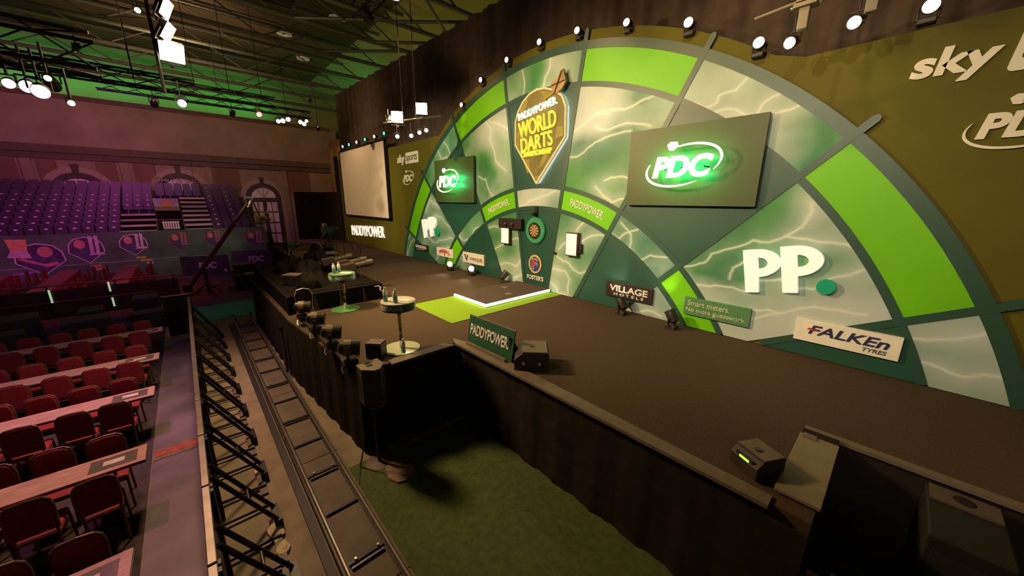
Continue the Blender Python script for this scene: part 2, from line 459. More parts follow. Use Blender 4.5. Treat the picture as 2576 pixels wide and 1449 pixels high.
def arch_window(n, yc, zs, r, zb, label):
    """arched window; the arch springs at zs, radius r, sill at zb"""
    w = thing('window_%d' % n, label, 'window', (XW, yc, zs))
    del w['category']; w['kind'] = 'structure'
    def ypol(rr, a): return (rr * math.sin(a), rr * math.cos(a))
    tox = Matrix.Rotation(PI / 2, 4, 'Z')          # builds in XZ facing -Y, turned to face +X
    N = 20
    angs = [-PI / 2 + PI * k / N for k in range(N + 1)]
    MB().prism([ypol(r, a) for a in angs] + [(r, zb - zs), (-r, zb - zs)], -0.03, 0.0).xf(tox).build('pane_back', mat('window_dark', (0.10, 0.06, 0.06), 0.4), w)
    # hood of arch stones (keystone gap at the top)
    for s in (-1, 1):
        aa = [s * (0.10 + (PI / 2 - 0.10) * k / 10) for k in range(11)]
        MB().strip([ypol(r * 1.42, a) for a in aa], [ypol(r * 1.12, a) for a in aa], -0.10, 0.0).xf(tox).build('arch_stone', m_archstone, w)
        MB().box(s * r * 1.27 - r * 0.15, s * r * 1.27 + r * 0.15, -0.08, 0, zb - zs, 0).xf(tox).build('jamb', m_archstone, w)
    MB().prism([(-0.10 * r, r * 1.08), (0.10 * r, r * 1.08), (0.14 * r, r * 1.55), (-0.14 * r, r * 1.55)], -0.16, 0).xf(tox).build('keystone', m_sash, w)
    MB().strip([ypol(r * 1.1, a) for a in angs], [ypol(r * 0.80, a) for a in angs], -0.12, 0).xf(tox).build('arch_frame', m_sash, w)
    # lunette and its bars
    aa = [-PI / 2 + 0.06 + (PI - 0.12) * q / 14 for q in range(15)]
    MB().prism([ypol(r * 0.80, a) for a in aa], -0.06, -0.03).xf(tox).build('pane', m_pane, w)
    for a in (-0.55, 0.0, 0.55):
        MB().box(-0.012, 0.012, -0.075, -0.055, 0.05, r * 0.82).xf(tox @ Matrix.Rotation(a, 4, 'Y')).build('glazing_bar', m_sash, w)
    MB().box(-r * 1.1, r * 1.1, -0.14, 0, -0.22, 0.02).xf(tox).build('transom', m_sash, w)
    z = -0.26
    while zs + z - 0.75 > zb:
        for c in range(4):
            x0 = -r * 0.88 + c * r * 0.44
            MB().box(x0 + 0.03, x0 + r * 0.44 - 0.03, -0.06, -0.03, z - 0.7, z).xf(tox).build('pane', m_pane, w)
        z -= 0.8
    MB().box(-0.12, 0.12, -0.12, 0, zb - zs, 0).xf(tox).build('mullion', m_sash, w)
    for s in (-1, 1):
        MB().box(s * r * 0.95 - 0.13, s * r * 0.95 + 0.13, -0.13, 0, zb - zs, 0).xf(tox).build('side_frame', m_sash, w)
    return w
arch_window(1, -11.55, 2.75, 1.05, 1.5, 'arched window half hidden behind the left seat block')
arch_window(2, -7.15, 2.95, 1.05, 1.5, 'arched window behind the stairs with a seating sign across it')
arch_window(3, -2.65, 2.55, 0.98, -1.0, 'full height arched window beside the dark corner drape')
s_ = thing('hanging_sign', 'pale capital letters hung across the middle arched window', 'sign', (XW + 0.35, -7.35, 3.62), PI / 2)
lettering('FAMILY SEATING', 1.9, 0.2, mat('sign_pale', (0.6, 0.45, 0.47), 0.6), s_, depth=0.03, bold=0.005)
MB().tube((-1.0, 0.02, 0.12), (1.0, 0.02, 0.12), 0.012).build('sign_rail', m_sash, s_)
for x in (-0.9, 0.9): MB().tube((x, 0.02, 0.12), (x, 0.02, 1.34), 0.008).build('hang_wire', m_sash, s_)

# side wall behind the drape, and ceiling with coves
m_side = mat('side_wall_paint', (0.24, 0.22, 0.12), 0.8, nscale=0.6, namt=0.15)
struct(MB().box(-30, 16, 4.2, 4.6, F, 8.0).build('wall_side', m_side), 'olive side wall behind the stage drape')
sw = struct(MB().box(-25.9, -18.2, 2.35, 2.6, F, 7.0).build('wall_corner', mat('ochre_wall', (0.34, 0.19, 0.07), 0.8, nscale=0.7, namt=0.3)), 'ochre stone wall in the far corner')
for x in (-25.2, -23.4, -21.4):
    MB().box(x - 0.25, x + 0.25, 2.1, 2.35, F, 6.4).build('pilaster', mat('ochre_pilaster', (0.40, 0.25, 0.10), 0.8), sw)
m_deck = mat('ceiling_deck', (0.09, 0.066, 0.042), 0.9, nscale=0.5, namt=0.25)
m_cove = mat('ceiling_cove', (0.34, 0.33, 0.17), 0.85, nscale=0.5, namt=0.12)
ZD = 10.6
struct(MB().box(-24.5, 16, -26, 0.8, ZD, ZD + 0.2).build('ceiling', m_deck), 'dark flat ceiling deck above the trusses')
mb = MB(); N = 10
vs_ = []; fs = []
for k in range(N + 1):           # cove along the far wall
    z = 7.3 + (ZD - 7.3) * math.sin(PI / 2 * k / N)
    x = -28.6 + 4.1 * (1 - math.cos(PI / 2 * k / N))
    vs_ += [(x, -26, z), (x, 4.6, z)]
    if k: fs.append((2 * k - 2, 2 * k - 1, 2 * k + 1, 2 * k))
struct(mb.add(vs_, fs).build('ceiling_cove_far', m_cove, smooth=True), 'coved ceiling washed green above the far wall')
mb = MB(); vs_ = []; fs = []
for k in range(N + 1):                      # cove along the side wall
    t = PI / 2 * k / N
    y = 4.6 - 3.8 * (1 - math.cos(t)); z = 7.3 + (ZD - 7.3) * math.sin(t)
    vs_ += [(-28.6, y, z), (16, y, z)]
    if k: fs.append((2 * k - 2, 2 * k - 1, 2 * k + 1, 2 * k))
struct(mb.add(vs_, fs).build('ceiling_cove_side', m_cove, smooth=True), 'coved olive ceiling above the stage drape')
# green LED battens lying behind the wall tops
m_batten = mat('green_led', (0.1, 0.5, 0.2), 0.4, emit=(0.05, 1.0, 0.22), estr=15.0, sampled=True)
m_fill_batten = mat('added_fill_led', (0.3, 0.4, 0.1), 0.4, emit=(0.85, 0.72, 0.10), estr=9.0, sampled=True)  # unseen batten added; its glow stands in for warm haze on the cove
for k, (y0, y1) in enumerate([(-20, -13.5), (-13.2, -7.4), (-7.1, -1.0)]):
    b = thing('led_batten', ['green light batten above the far wall, over the left seats', 'green light batten above the far wall, over the stairs', 'green light batten above the far wall, nearest the stage'][k], 'light', (-27.2, (y0 + y1) / 2, 8.0), 0, 'cove light battens')
    L = (y1 - y0) / 2
    MB().box(-0.1, 0.1, -L, L, -0.05, 0.05).build('housing', m_blackmetal, b)
    MB().box(-0.07, 0.07, -L, L, 0.055, 0.065).build('diffuser', m_batten, b)
    for s in (-1, 1): MB().box(-0.2, -0.1, s * L * 0.8 - 0.05, s * L * 0.8 + 0.05, -0.3, 0.05).build('bracket', m_blackmetal, b)
for k, (x0, x1, mm) in enumerate([(-22, -15.5, m_batten), (-13.5, -3, m_fill_batten)]):
    b = thing('led_batten', ['green light batten behind the stage drape at the far corner', 'added yellow-green light batten behind the stage drape'][k], 'light', ((x0 + x1) / 2, 3.2, 7.0), 0, 'cove light battens')
    L = (x1 - x0) / 2
    MB().box(-L, L, -0.1, 0.1, -0.05, 0.05).build('housing', m_blackmetal, b)
    MB().box(-L, L, -0.07, 0.07, 0.055, 0.065).build('diffuser', mm, b)
    for s in (-1, 1): MB().tube((s * L * 0.7, 0, -0.05), (s * L * 0.7, 0, F - 7.0), 0.03).build('stand_pole', m_blackmetal, b)

# roof trusses: steel chords along y with webs
m_steel = mat('painted_roof_steel', (0.085, 0.095, 0.07), 0.5, metal=0.2, namt=0.15)
TX = [-5.0, -7.4, -9.6, -12.2, -14.8, -17.6, -20.6, -23.4]
for k, x in enumerate(TX):
    t = thing('roof_truss', 'grey steel roof truss, %s from the stage end' % ORD[k], 'truss', (x, -8.0, 9.0), 0, 'roof trusses')
    MB().tube((0, -16, 0), (0, 12.0, 0), 0.085).build('lower_chord', m_steel, t)
    MB().tube((0, -16, 1.4), (0, 9.2, 1.4), 0.07).build('upper_chord', m_steel, t)
    y = -15.0; q = 0
    while y < 8.5:
        MB().tube((0, y, 0 if q % 2 == 0 else 1.4), (0, y + 2.4, 1.4 if q % 2 == 0 else 0), 0.03, n=6).build('web_member', m_steel, t)
        y += 2.4; q += 1
for k, (xa, ya, xb, yb) in enumerate([(-5, -0.4, -7.4, 2.2), (-7.4, -0.4, -5.0, 2.4), (-9.6, -0.2, -7.4, 2.6), (-7.4, -3.2, -9.6, -0.2), (-9.6, -3.2, -7.4, -0.4), (-12.2, -1.6, -9.6, 1.4), (-5, -3.0, -7.4, -0.4)]):
    o = MB().tube((xa, ya, 9.0), (xb, yb, 9.05), 0.06, n=6).build('roof_brace', m_steel)
    tag(o, 'grey steel diagonal brace between roof trusses, %s of the set' % ORD[k], 'brace', 'roof braces')
# ceiling disc lamps, their pale rings faintly glowing
for k, (x, y) in enumerate([(-12.2, -0.75), (-15.6, -2.2), (-18.6, -0.7)]):
    t = thing('ceiling_disc', ['pale round ceiling disc nearest the stage drape', 'pale round ceiling disc in the middle of the three', 'dim round ceiling disc farthest from the stage'][k], 'ceiling fitting', (x, y, 10.55), 0, 'round ceiling fittings')
    mm = mat('pale_disc', (0.55, 0.5, 0.4), 0.6, emit=(1.0, 0.85, 0.6), estr=0.06)
    MB().strip([(0.34 * math.sin(2 * PI * q / 24), 0.34 * math.cos(2 * PI * q / 24)) for q in range(24)], [(0.13 * math.sin(2 * PI * q / 24), 0.13 * math.cos(2 * PI * q / 24)) for q in range(24)], -0.06, 0, closed=True).xf(Matrix.Rotation(PI / 2, 4, 'X') @ Matrix.Identity(4)).build('ring', mm, t)
    MB().lathe([(0.12, -0.02), (0.12, 0.04)], 16).build('core', m_black, t)
    MB().tube((0, 0, -0.02), (0, 0, 0.08), 0.03).build('stem', m_black, t)
# ------------------------------------------------------------------ giant board graphic on the back wall
RING = [1.0 * S, 0.9147 * S, 0.647 * S, 0.581 * S]
board = thing('dartboard_backdrop', 'huge half dartboard graphic in greens covering the stage wall', 'backdrop', (0, 0, 0))

def vnoise(x, z, f, seed):
    r = np.random.RandomState(seed)
    g = r.rand(64, 64)
    u = x * f + 20.3; v = z * f + 20.7
    iu = np.floor(u).astype(int); iv = np.floor(v).astype(int)
    a = u - iu; b = v - iv
    a = a * a * (3 - 2 * a); b = b * b * (3 - 2 * b)
    G = lambda i, j: g[i % 64, j % 64]
    return (G(iu, iv) * (1 - a) + G(iu + 1, iv) * a) * (1 - b) + (G(iu, iv + 1) * (1 - a) + G(iu + 1, iv + 1) * a) * b

def fbm(x, z, f, seed):
    return 0.55 * vnoise(x, z, f, seed) + 0.28 * vnoise(x, z, f * 2.1, seed + 1) + 0.17 * vnoise(x, z, f * 4.3, seed + 2)

def seg_dist(px, pz, a, b):
    ax, az = a; bx, bz = b
    dx, dz = bx - ax, bz - az
    L = dx * dx + dz * dz + 1e-9
    t = np.clip(((px - ax) * dx + (pz - az) * dz) / L, 0, 1)
    return np.hypot(px - ax - t * dx, pz - az - t * dz)

def jag(pl, rnd, it=2, amp=0.09):
    for _ in range(it):
        out = [pl[0]]
        for a, b in zip(pl, pl[1:]):
            L = math.hypot(b[0] - a[0], b[1] - a[1])
            m = ((a[0] + b[0]) / 2 - (b[1] - a[1]) * rnd.uniform(-amp, amp), (a[1] + b[1]) / 2 + (b[0] - a[0]) * rnd.uniform(-amp, amp))
            out += [m, b]
        pl = out; amp *= 0.9
    return pl

def segment(k, ring, material, step, proud=0.04):
    r1, r0 = {'dbl': (RING[0], RING[1]), 'big': (RING[1], RING[2]), 'trp': (RING[2], RING[3]), 'inn': (RING[3], 1.2)}[ring]
    hw = 0.055
    r0 += hw; r1 -= hw
    nr = max(2, int((r1 - r0) / step)); na = max(2, int(r1 * math.radians(18) / step))
    a0 = math.radians(18 * k - 9); a1 = math.radians(18 * k + 9)
    bm = bmesh.new()
    grid = []
    for i in range(nr + 1):
        r = r0 + (r1 - r0) * i / nr
        d = math.asin(hw / r)
        row = []
        for j in range(na + 1):
            a = a0 + d + (a1 - a0 - 2 * d) * j / na
            row.append(bm.verts.new((r * math.sin(a), -proud, CZ + r * math.cos(a))))
        grid.append(row)
    for i in range(nr):
        for j in range(na):
            bm.faces.new((grid[i][j], grid[i][j + 1], grid[i + 1][j + 1], grid[i + 1][j]))
    bmesh.ops.bisect_plane(bm, geom=bm.verts[:] + bm.edges[:] + bm.faces[:], plane_co=(0, 0, 0.012), plane_no=(0, 0, -1), clear_outer=True)
    if not bm.faces:
        bm.free(); return None
    edges = [e for e in bm.edges if e.is_boundary]
    ret = bmesh.ops.extrude_edge_only(bm, edges=edges)
    for g in ret['geom']:
        if isinstance(g, bmesh.types.BMVert): g.co.y = -0.001
    bmesh.ops.recalc_face_normals(bm, faces=bm.faces)
    me = bpy.data.meshes.new('segment_panel')
    bm.to_mesh(me); bm.free()
    return me

def storm_colours(me, key):
    n_ = len(me.vertices)
    co = np.zeros(n_ * 3); me.vertices.foreach_get('co', co); co = co.reshape(-1, 3)
    x, z = co[:, 0], co[:, 2]
    seed = 11 + (key[0] + 5) * 17 + {'dbl': 1, 'big': 2, 'trp': 3, 'inn': 4}[key[1]]
    rnd = random.Random(seed)
    n1 = fbm(x, z, 0.8, seed); n2 = 0.75 * vnoise(x, z, 0.95, seed + 40) + 0.25 * fbm(x, z, 2.0, seed + 60)
    pale = {(0, 'trp'): 0.55, (2, 'dbl'): 0.25, (4, 'dbl'): 0.28, (-1, 'inn'): 0.12, (0, 'dbl'): 0.1, (-4, 'dbl'): 0.2}.get(key, 0.0)
    teal = np.array([0.032, 0.19, 0.095]); leaf = np.array([0.055, 0.27, 0.032]); mist = np.array([0.56, 0.63, 0.62]); deep = np.array([0.020, 0.12, 0.06])
    t = np.clip((n1 - 0.3) / 0.4, 0, 1)[:, None]
    c = teal * (1 - t) + leaf * t
    dk = np.clip((0.45 - n2) / 0.3, 0, 1)[:, None] * 0.6
    c = c * (1 - dk) + deep * dk
    bias = {(1, 'big'): np.clip((z - 3.65) / 0.7, -0.9, 0.7), (3, 'big'): np.clip((1.5 - z) / 0.7, -0.4, 0.9), (-1, "big"): 0.05 + np.clip(3.4 - z, 0, 0.3), (1, 'inn'): -0.25 + 0 * z,
            (2, 'trp'): np.clip((1.6 - z) / 0.9, -0.6, 0.5), (2, 'dbl'): np.clip((5.6 - x) * 0.6, -0.2, 0.6), (-2, 'trp'): -0.4 + 0 * z, (-3, 'big'): -0.3 + 0 * z}.get(key, 0 * z)
    cloud = np.clip((n2 - 0.45) / 0.5 + pale + bias, 0, 1)[:, None] * 0.8  # clouds shifted by panel; first right panel's pale top includes hot lamp light
    c = c * (1 - cloud) + mist * cloud
    glow = np.zeros(n_); core = np.zeros(n_)
    for pl in BOLTS.get(key, []):
        pl = jag([tuple(p) for p in pl], rnd)
        d = np.full(n_, 9.0)
        for a, b in zip(pl, pl[1:]):
            d = np.minimum(d, seg_dist(x, z, a, b))
        wob = 0.6 + 0.9 * vnoise(x, z, 2.2, seed + 77)
        glow = np.maximum(glow, np.exp(-d / (0.25 * wob)))
        core = np.maximum(core, np.exp(-(d / 0.018) ** 2))
    g = (glow * np.clip(0.25 + 1.1 * (n2 - 0.3), 0.15, 0.75))[:, None]
    c = c * (1 - g) + np.array([0.62, 0.70, 0.70]) * g
    g = (core * 0.7)[:, None]
    c = c * (1 - g) + np.array([0.80, 0.88, 0.78]) * g
    at = me.attributes.new('print', 'FLOAT_COLOR', 'POINT')
    at.data.foreach_set('color', np.concatenate([np.clip(c, 0, 1), np.ones((n_, 1))], 1).ravel())

for k in range(-4, 5):
    for ring in ('dbl', 'big', 'trp', 'inn'):
        if abs(k) == 4 and ring in ('trp', 'inn'): continue
        even = (k % 2 == 0)
        if ring in ('dbl', 'trp'):
            style = 'storm' if even else 'lime'
        else:
            style = 'dark' if even else 'storm'
        me = segment(k, ring, None, 0.028 if style == 'storm' else 0.25)
        if me is None: continue
        if style == 'storm':
            storm_colours(me, (k, ring))
            link('storm_panel', me, m_print, board)
        else:
            link('lime_panel' if style == 'lime' else 'dark_panel', me, m_lime if style == 'lime' else m_dark, board)

def ring_band(r, w, label=None):
    lim = math.degrees(math.acos((-CZ + 0.012) / r))
    nn = max(24, int(lim * 1.5))
    aa = [-lim + 2 * lim * q / nn for q in range(nn + 1)]
    MB().strip([pol(r + w / 2, a) for a in aa], [pol(r - w / 2, a) for a in aa], -0.05, -0.0005).build('ring_trim', m_wire, board)
ring_band(RING[0] + 0.03, 0.17); ring_band(RING[1], 0.11); ring_band(RING[2], 0.11); ring_band(RING[3], 0.11)
for k in range(-4, 4):
    a = math.radians(18 * k + 9)
    r0 = (-CZ + 0.05) / math.cos(a)
    r0 = max(r0, 1.3)
    if r0 > RING[0]: continue
    dx, dz = math.sin(a), math.cos(a); px, pz = dz * 0.055, -dx * 0.055
    re = 1.037 * S - 0.02
    mb = MB()
    pp = [(dx * r0 - px, CZ + dz * r0 - pz), (dx * r0 + px, CZ + dz * r0 + pz), (dx * re + px, CZ + dz * re + pz)]
    pp += [(dx * (re + 0.05) + px * .5, CZ + dz * (re + 0.05) + pz * .5), (dx * (re + 0.05) - px * .5, CZ + dz * (re + 0.05) - pz * .5), (dx * re - px, CZ + dz * re - pz)]
    mb.prism(pp, -0.054, 0.0)
    mb.build('spoke_trim', m_wire, board)

# lettering on the two lime treble panels next to the middle
def arcfn(rc, a0):
    def f(x, y, z):
        a = a0 + x / rc
        r = rc + z
        return (r * math.sin(a), y - 0.045, CZ + r * math.cos(a))
    return f
rc = (RING[2] + RING[3]) / 2
for k, lb in ((-1, 'white lettering on the lime arc panel left of the dartboard'), (1, 'white lettering on the lime arc panel right of the dartboard')):
    t = thing('panel_lettering', lb, 'lettering', (0, 0, 0), 0, 'white letterings on the lime panels')
    lettering('PADDYPOWER.', 1.05, 0.19, m_white, t, depth=0.012, bold=0.015, arc=(arcfn(rc, math.radians(18 * k)), 0))

# ------------------------------------------------------------------ logo helpers
def swoosh(cx, cz, rx, rz, a0, a1, w0, w1, tilt, n=28):
    """tapered elliptic stroke as two (x, z) polylines"""
    out, inn = [], []
    ct, st = math.cos(tilt), math.sin(tilt)
    for q in range(n + 1):
        t = q / n
        a = math.radians(a0 + (a1 - a0) * t)
        w = w0 + (w1 - w0) * math.sin(PI * t) ** 0.8
        for lst, s in ((out, 1), (inn, -1)):
            x = (rx + s * w / 2) * math.cos(a); z = (rz + s * w / 2) * math.sin(a)
            lst.append((cx + x * ct - z * st, cz + x * st + z * ct))
    return out, inn

def pdc_logo(parent, w, m, y=0.0, depth=0.03, back=None):
    """ring of two tapered strokes, three slanted letters and a flight"""
    h = w * 0.62
    if back is not None:
        lettering('PDC', w * 0.69, h * 0.37, back, parent, (-0.012, y + 0.022, -0.02 * w), 0.010, -0.012, 0.18, name='back_light')
    lettering('PDC', w * 0.72, h * 0.43, m, parent, (0, y, -0.02 * w), depth, 0.045, 0.18)
    a, b = swoosh(0.0, 0.0, w * 0.45, h * 0.36, 100, -38, 0.006 * w, 0.030 * w, 0.18)
    MB().strip(a, b, y - depth / 2, y + depth / 2).build('swoosh', m, parent)
    a, b = swoosh(0.0, -0.02 * w, w * 0.45, h * 0.36, 150, 292, 0.006 * w, 0.030 * w, 0.18)
    MB().strip(a, b, y - depth / 2, y + depth / 2).build('swoosh', m, parent)
    fx, fz = -0.13 * w, 0.36 * h
    MB().prism([(fx - .07 * w, fz + .02 * w), (fx - .04 * w, fz - .045 * w), (fx + .01 * w, fz - .05 * w), (fx + .07 * w, fz + .0 * w), (fx + .05 * w, fz + .05 * w), (fx - .03 * w, fz + .055 * w)], y - depth / 2, y + depth / 2).build('flight', m, parent)

# lit sign boards with backlit logos
for sx, lb in ((-1, 'square dark green board with green-lit white logo, left of the emblem'), (1, 'large dark green board with green-lit white logo, right of the emblem')):
    t = thing('logo_board', lb, 'sign', (sx * 3.99, -0.16, 3.16), 0, 'lit logo boards')
    MB().box(-1.21, 1.21, 0.0, 0.08, -0.74, 0.74).build('board', mat('logo_board_green', (0.060, 0.082, 0.026), 0.45, nscale=1.5, namt=0.05), t)
    MB().box(-1.1, 1.1, 0.08, 0.12, -0.6, 0.6).build('spacer', m_black, t)
    pdc_logo(t, 1.5, m_glowwhite, -0.24, 0.03, m_glowgreen)
    for q in (-0.4, 0.0, 0.4): MB().tube((q, -0.225, -0.05), (q, 0.0, -0.05), 0.012).build('standoff', m_black, t)

# big PP. letters
def p_outline(w, h, st):
    """P as an outer outline with a counter"""
    out = [(0, 0), (st, 0), (st * 1.0, h * 0.36)]
    bw = w - st * 0.9; bh = h * 0.64
    cxx = st * 0.95; czz = h - bh / 2
    aa = [-90 + 180 * q / 14 for q in range(15)]
    out += [(cxx + bw * math.cos(math.radians(a)) ** 1.0, czz + bh / 2 * math.sin(math.radians(a))) for a in aa]
    out += [(0 - 0.03 * w, h)]
    return out, cxx, czz, bw, bh
def letter_p(parent, x0, z0, w, h, st, m, y0, y1):
    out, cxx, czz, bw, bh = p_outline(w, h, st)
    cu = bpy.data.curves.new('p', 'CURVE'); cu.dimensions = '2D'; cu.fill_mode = 'BOTH'; cu.extrude = abs(y1 - y0) / 2
    def spl(pts):
        s = cu.splines.new('POLY'); s.points.add(len(pts) - 1)
        for p, q in zip(s.points, pts): p.co = (q[0], q[1], 0, 1)
        s.use_cyclic_u = True
    spl(out)
    aa = [-90 + 180 * q / 12 for q in range(13)]
    hole = [(st, czz - bh * 0.21), ] + [(cxx + (bw * 0.44) * math.cos(math.radians(a)) + 0.01, czz + bh * 0.21 * math.sin(math.radians(a))) for a in aa] + [(st, czz + bh * 0.21)]
    spl(hole)
    ob = bpy.data.objects.new('tmp', cu); COL.objects.link(ob)
    me = bpy.data.meshes.new_from_object(ob.evaluated_get(bpy.context.evaluated_depsgraph_get()))
    bpy.data.objects.remove(ob); bpy.data.curves.remove(cu)
    for v in me.vertices:
        x, z, y = v.co
        v.co = (x0 + x, (y0 + y1) / 2 - y, z0 + z)
    bm = bmesh.new(); bm.from_mesh(me); bmesh.ops.recalc_face_normals(bm, faces=bm.faces); bm.to_mesh(me); bm.free()
    return link('letter_p', me, m, parent)
m_ppface = mat('pp_letter_face', (0.85, 0.82, 0.7), 0.45, emit=(1.0, 0.95, 0.8), estr=0.5, namt=0.02)
m_dot = mat('green_dot', (0.01, 0.28, 0.13), 0.45, emit=(0.0, 0.6, 0.25), estr=0.12, namt=0.02)
for x0, z0, lb in ((-6.34, 0.97, 'two tall lit white letters with a green dot on the far left panel'), (5.27, 0.93, 'two huge lit white letters with a green dot on the right panel')):
    t = thing('letter_sign', lb, 'sign', (x0, -0.06, z0), 0, 'letter signs')
    t.rotation_euler = (0, -0.175, 0)
    letter_p(t, 0.0, 0.0, 0.51, 0.75, 0.195, m_ppface, -0.07, 0.015)
    letter_p(t, 0.535, 0.0, 0.52, 0.77, 0.20, m_ppface, -0.07, 0.015)
    MB().lathe([(0.115, 0.0), (0.115, 0.085)], 28, origin=(1.08, 0.015, 0.10), axis=(0, -1, 0)).build('dot', m_dot, t)

# wing wall logos
for x, z, lb in ((-12.85, 0.83, 'bright white lettering low on the far left wall under the screen'),):
    t = thing('wall_lettering', lb, 'lettering', (x, -0.05, z))
    lettering('PADDYPOWER', 4.7, 0.58, m_glowwhite, t, (0, 0, 0), 0.05, 0.004, rot=(0, -0.04, 0))
m_logow = mat('painted_white_logo', (0.88, 0.82, 0.68), 0.5, namt=0.03)
for sx, side in ((-1, 'left of the arch beside the screen'), (1, 'high on the right wing wall')):
    x0 = -8.56 if sx < 0 else 6.66
    t = thing('wall_logo', 'white word beside a white lettered box, ' + side, 'logo', (x0, -0.03, 4.0), 0, 'broadcaster logos')
    lettering('sky', 0.72, 0.42, m_logow, t, (0.36, 0.015, 0.17), 0.03, 0.035, 0.12)
    w = 1.12
    bx = 0.78
    pp = []
    for cx_, cz_, a0 in ((bx + w - .05, .37, 0), (bx + .09, .37, 90), (bx + .05, -.02 + .05, 180), (bx + w - .05, .03, 270)):
        for q in range(5):
            a = math.radians(a0 + 90 * q / 4)
            pp.append((cx_ + .05 * math.cos(a), cz_ + .05 * math.sin(a)))
    MB().prism(pp, -0.0, 0.028).build('lettered_box', m_logow, t)
    lettering('sports', 0.96, 0.32, m_wall, t, (bx + w / 2, -0.006, 0.165), 0.01, 0.0, 0.0)
    t2 = thing('wall_logo', 'cream ringed three letter logo ' + ('below the white word logo, left of the arch' if sx < 0 else 'at the right edge of the wing wall'), 'logo', (-7.62 if sx < 0 else 7.75, -0.04, 3.42), 0, 'ring logos')
    pdc_logo(t2, 1.1, m_logow, 0.02, 0.03)

# projection screen on the far left
t = thing('projection_screen', 'blank pale projection screen on the far left of the stage wall', 'screen', (-12.6, -0.12, 1.65))
MB().box(-3.06, 3.06, -0.02, 0.02, 0.0, 3.45).build('screen_cloth', mat('screen_white', (0.80, 0.70, 0.62), 0.7, namt=0.04), t)
for x0, x1, z0, z1 in ((-3.14, -3.06, -.08, 3.5), (3.06, 3.14, -.08, 3.53), (-3.14, 3.14, -.08, 0), (-3.14, 3.14, 3.45, 3.53)):
    MB().box(x0, x1, -0.05, 0.06, z0, z1).build('frame_bar', m_black, t)

for x in (-2.5, 2.5):
    for z in (0.3, 3.1): MB().box(x - 0.05, x + 0.05, 0.02, 0.119, z - 0.05, z + 0.05).build('wall_bracket', m_black, t)
# sponsor boards along the foot of the wall
def sponsor(x0, x1, z0, z1, m, label, tilt=0):
    t = thing('sponsor_board', label, 'sign', ((x0 + x1) / 2, -0.07, (z0 + z1) / 2), 0, 'boards along the foot of the wall')
    MB().box(-(x1 - x0) / 2, (x1 - x0) / 2, -0.03, 0.03, -(z1 - z0) / 2, (z1 - z0) / 2).build('board', m, t, bevel=0.004)
    return t
m_bblack = mat('board_black', (0.028, 0.017, 0.012), 0.5)
m_navy = mat('navy_print', (0.03, 0.03, 0.09), 0.5); m_redp = mat('red_print', (0.5, 0.03, 0.02), 0.5); m_grey = mat('grey_print', (0.10, 0.11, 0.10), 0.5)
m_sgreen = mat('mid_green_board', (0.09, 0.23, 0.10), 0.5, namt=0.05)
t = sponsor(-7.28, -6.14, 0.40, 0.67, m_bblack, 'black board with rounded white lettering at the arch left foot')
lettering('wınmau', 0.95, 0.13, m_white, t, (0, -0.035, 0.03), 0.01, 0.03)
MB().box(-0.4, 0.3, -0.04, -0.031, -0.09, -0.075).build('underline', m_white, t)
t = sponsor(-5.42, -4.25, 0.36, 0.69, m_cream, 'cream board with curved red lettering on the left panel')
def arch_fn(x, y, z): return (x, y, z - 1.1 * x * x)
lettering('FIREBALL', 0.75, 0.13, m_redp, t, (0, -0.035, 0.06), 0.01, 0.02, arc=(lambda x, y, z: (x, y, z - 0.5 * x * x), 0))
MB().prism([(-.03, -.12), (.03, -.12), (.02, -.06), (.06, -.02), (-.06, -.02), (-.02, -.06)], -0.04, -0.031).build('figure_mark', m_redp, t)
t = sponsor(-3.60, -2.37, 0.33, 0.70, m_cream, 'cream board with thin grey lettering beside the left floor lamps')
lettering('VANQUIS', 0.72, 0.13, m_grey, t, (0.17, -0.035, -0.02), 0.01, 0.0)
MB().prism([(-.52, .12), (-.43, .12), (-.38, -.12), (-.44, -.04)], -0.04, -0.031).build('chevron_mark', m_grey, t)
MB().prism([(-.36, -.12), (-.27, .10), (-.33, .10), (-.40, -.02)], -0.04, -0.031).build('chevron_mark', m_grey, t)
t = sponsor(2.40, 3.56, 0.30, 0.64, m_bblack, 'black board with two lines of white lettering right of the dartboard')
lettering('VILLAGE', 0.95, 0.15, m_white, t, (0, -0.035, 0.045), 0.01, 0.03)
lettering('H O T E L S', 0.74, 0.06, m_white, t, (0.02, -0.035, -0.09), 0.01, 0.015)
t = sponsor(4.24, 5.40, 0.28, 0.63, m_sgreen, 'mid green board with two lines of pale lettering')
m_pale = mat('pale_green_print', (0.5, 0.55, 0.33), 0.5)
lettering('Smart meters.', 0.76, 0.11, m_pale, t, (-0.13, -0.035, 0.075), 0.01, 0.012)
lettering('No more guesswork.', 1.06, 0.115, m_pale, t, (0.0, -0.035, -0.075), 0.01, 0.012)
t = sponsor(6.05, 7.26, 0.28, 0.64, m_cream, 'cream board with bold dark slanted lettering at the right')
lettering('FALKEn', 0.92, 0.15, m_navy, t, (0.03, -0.035, 0.035), 0.01, 0.02, 0.25)
MB().prism([(-.43, .06), (-.30, .035), (-.36, .02), (-.45, .035)], -0.045, -0.036).build('red_flash', m_redp, t)
lettering('TYRES', 0.26, 0.06, m_grey, t, (0.35, -0.035, -0.10), 0.01, 0.015, 0.2)

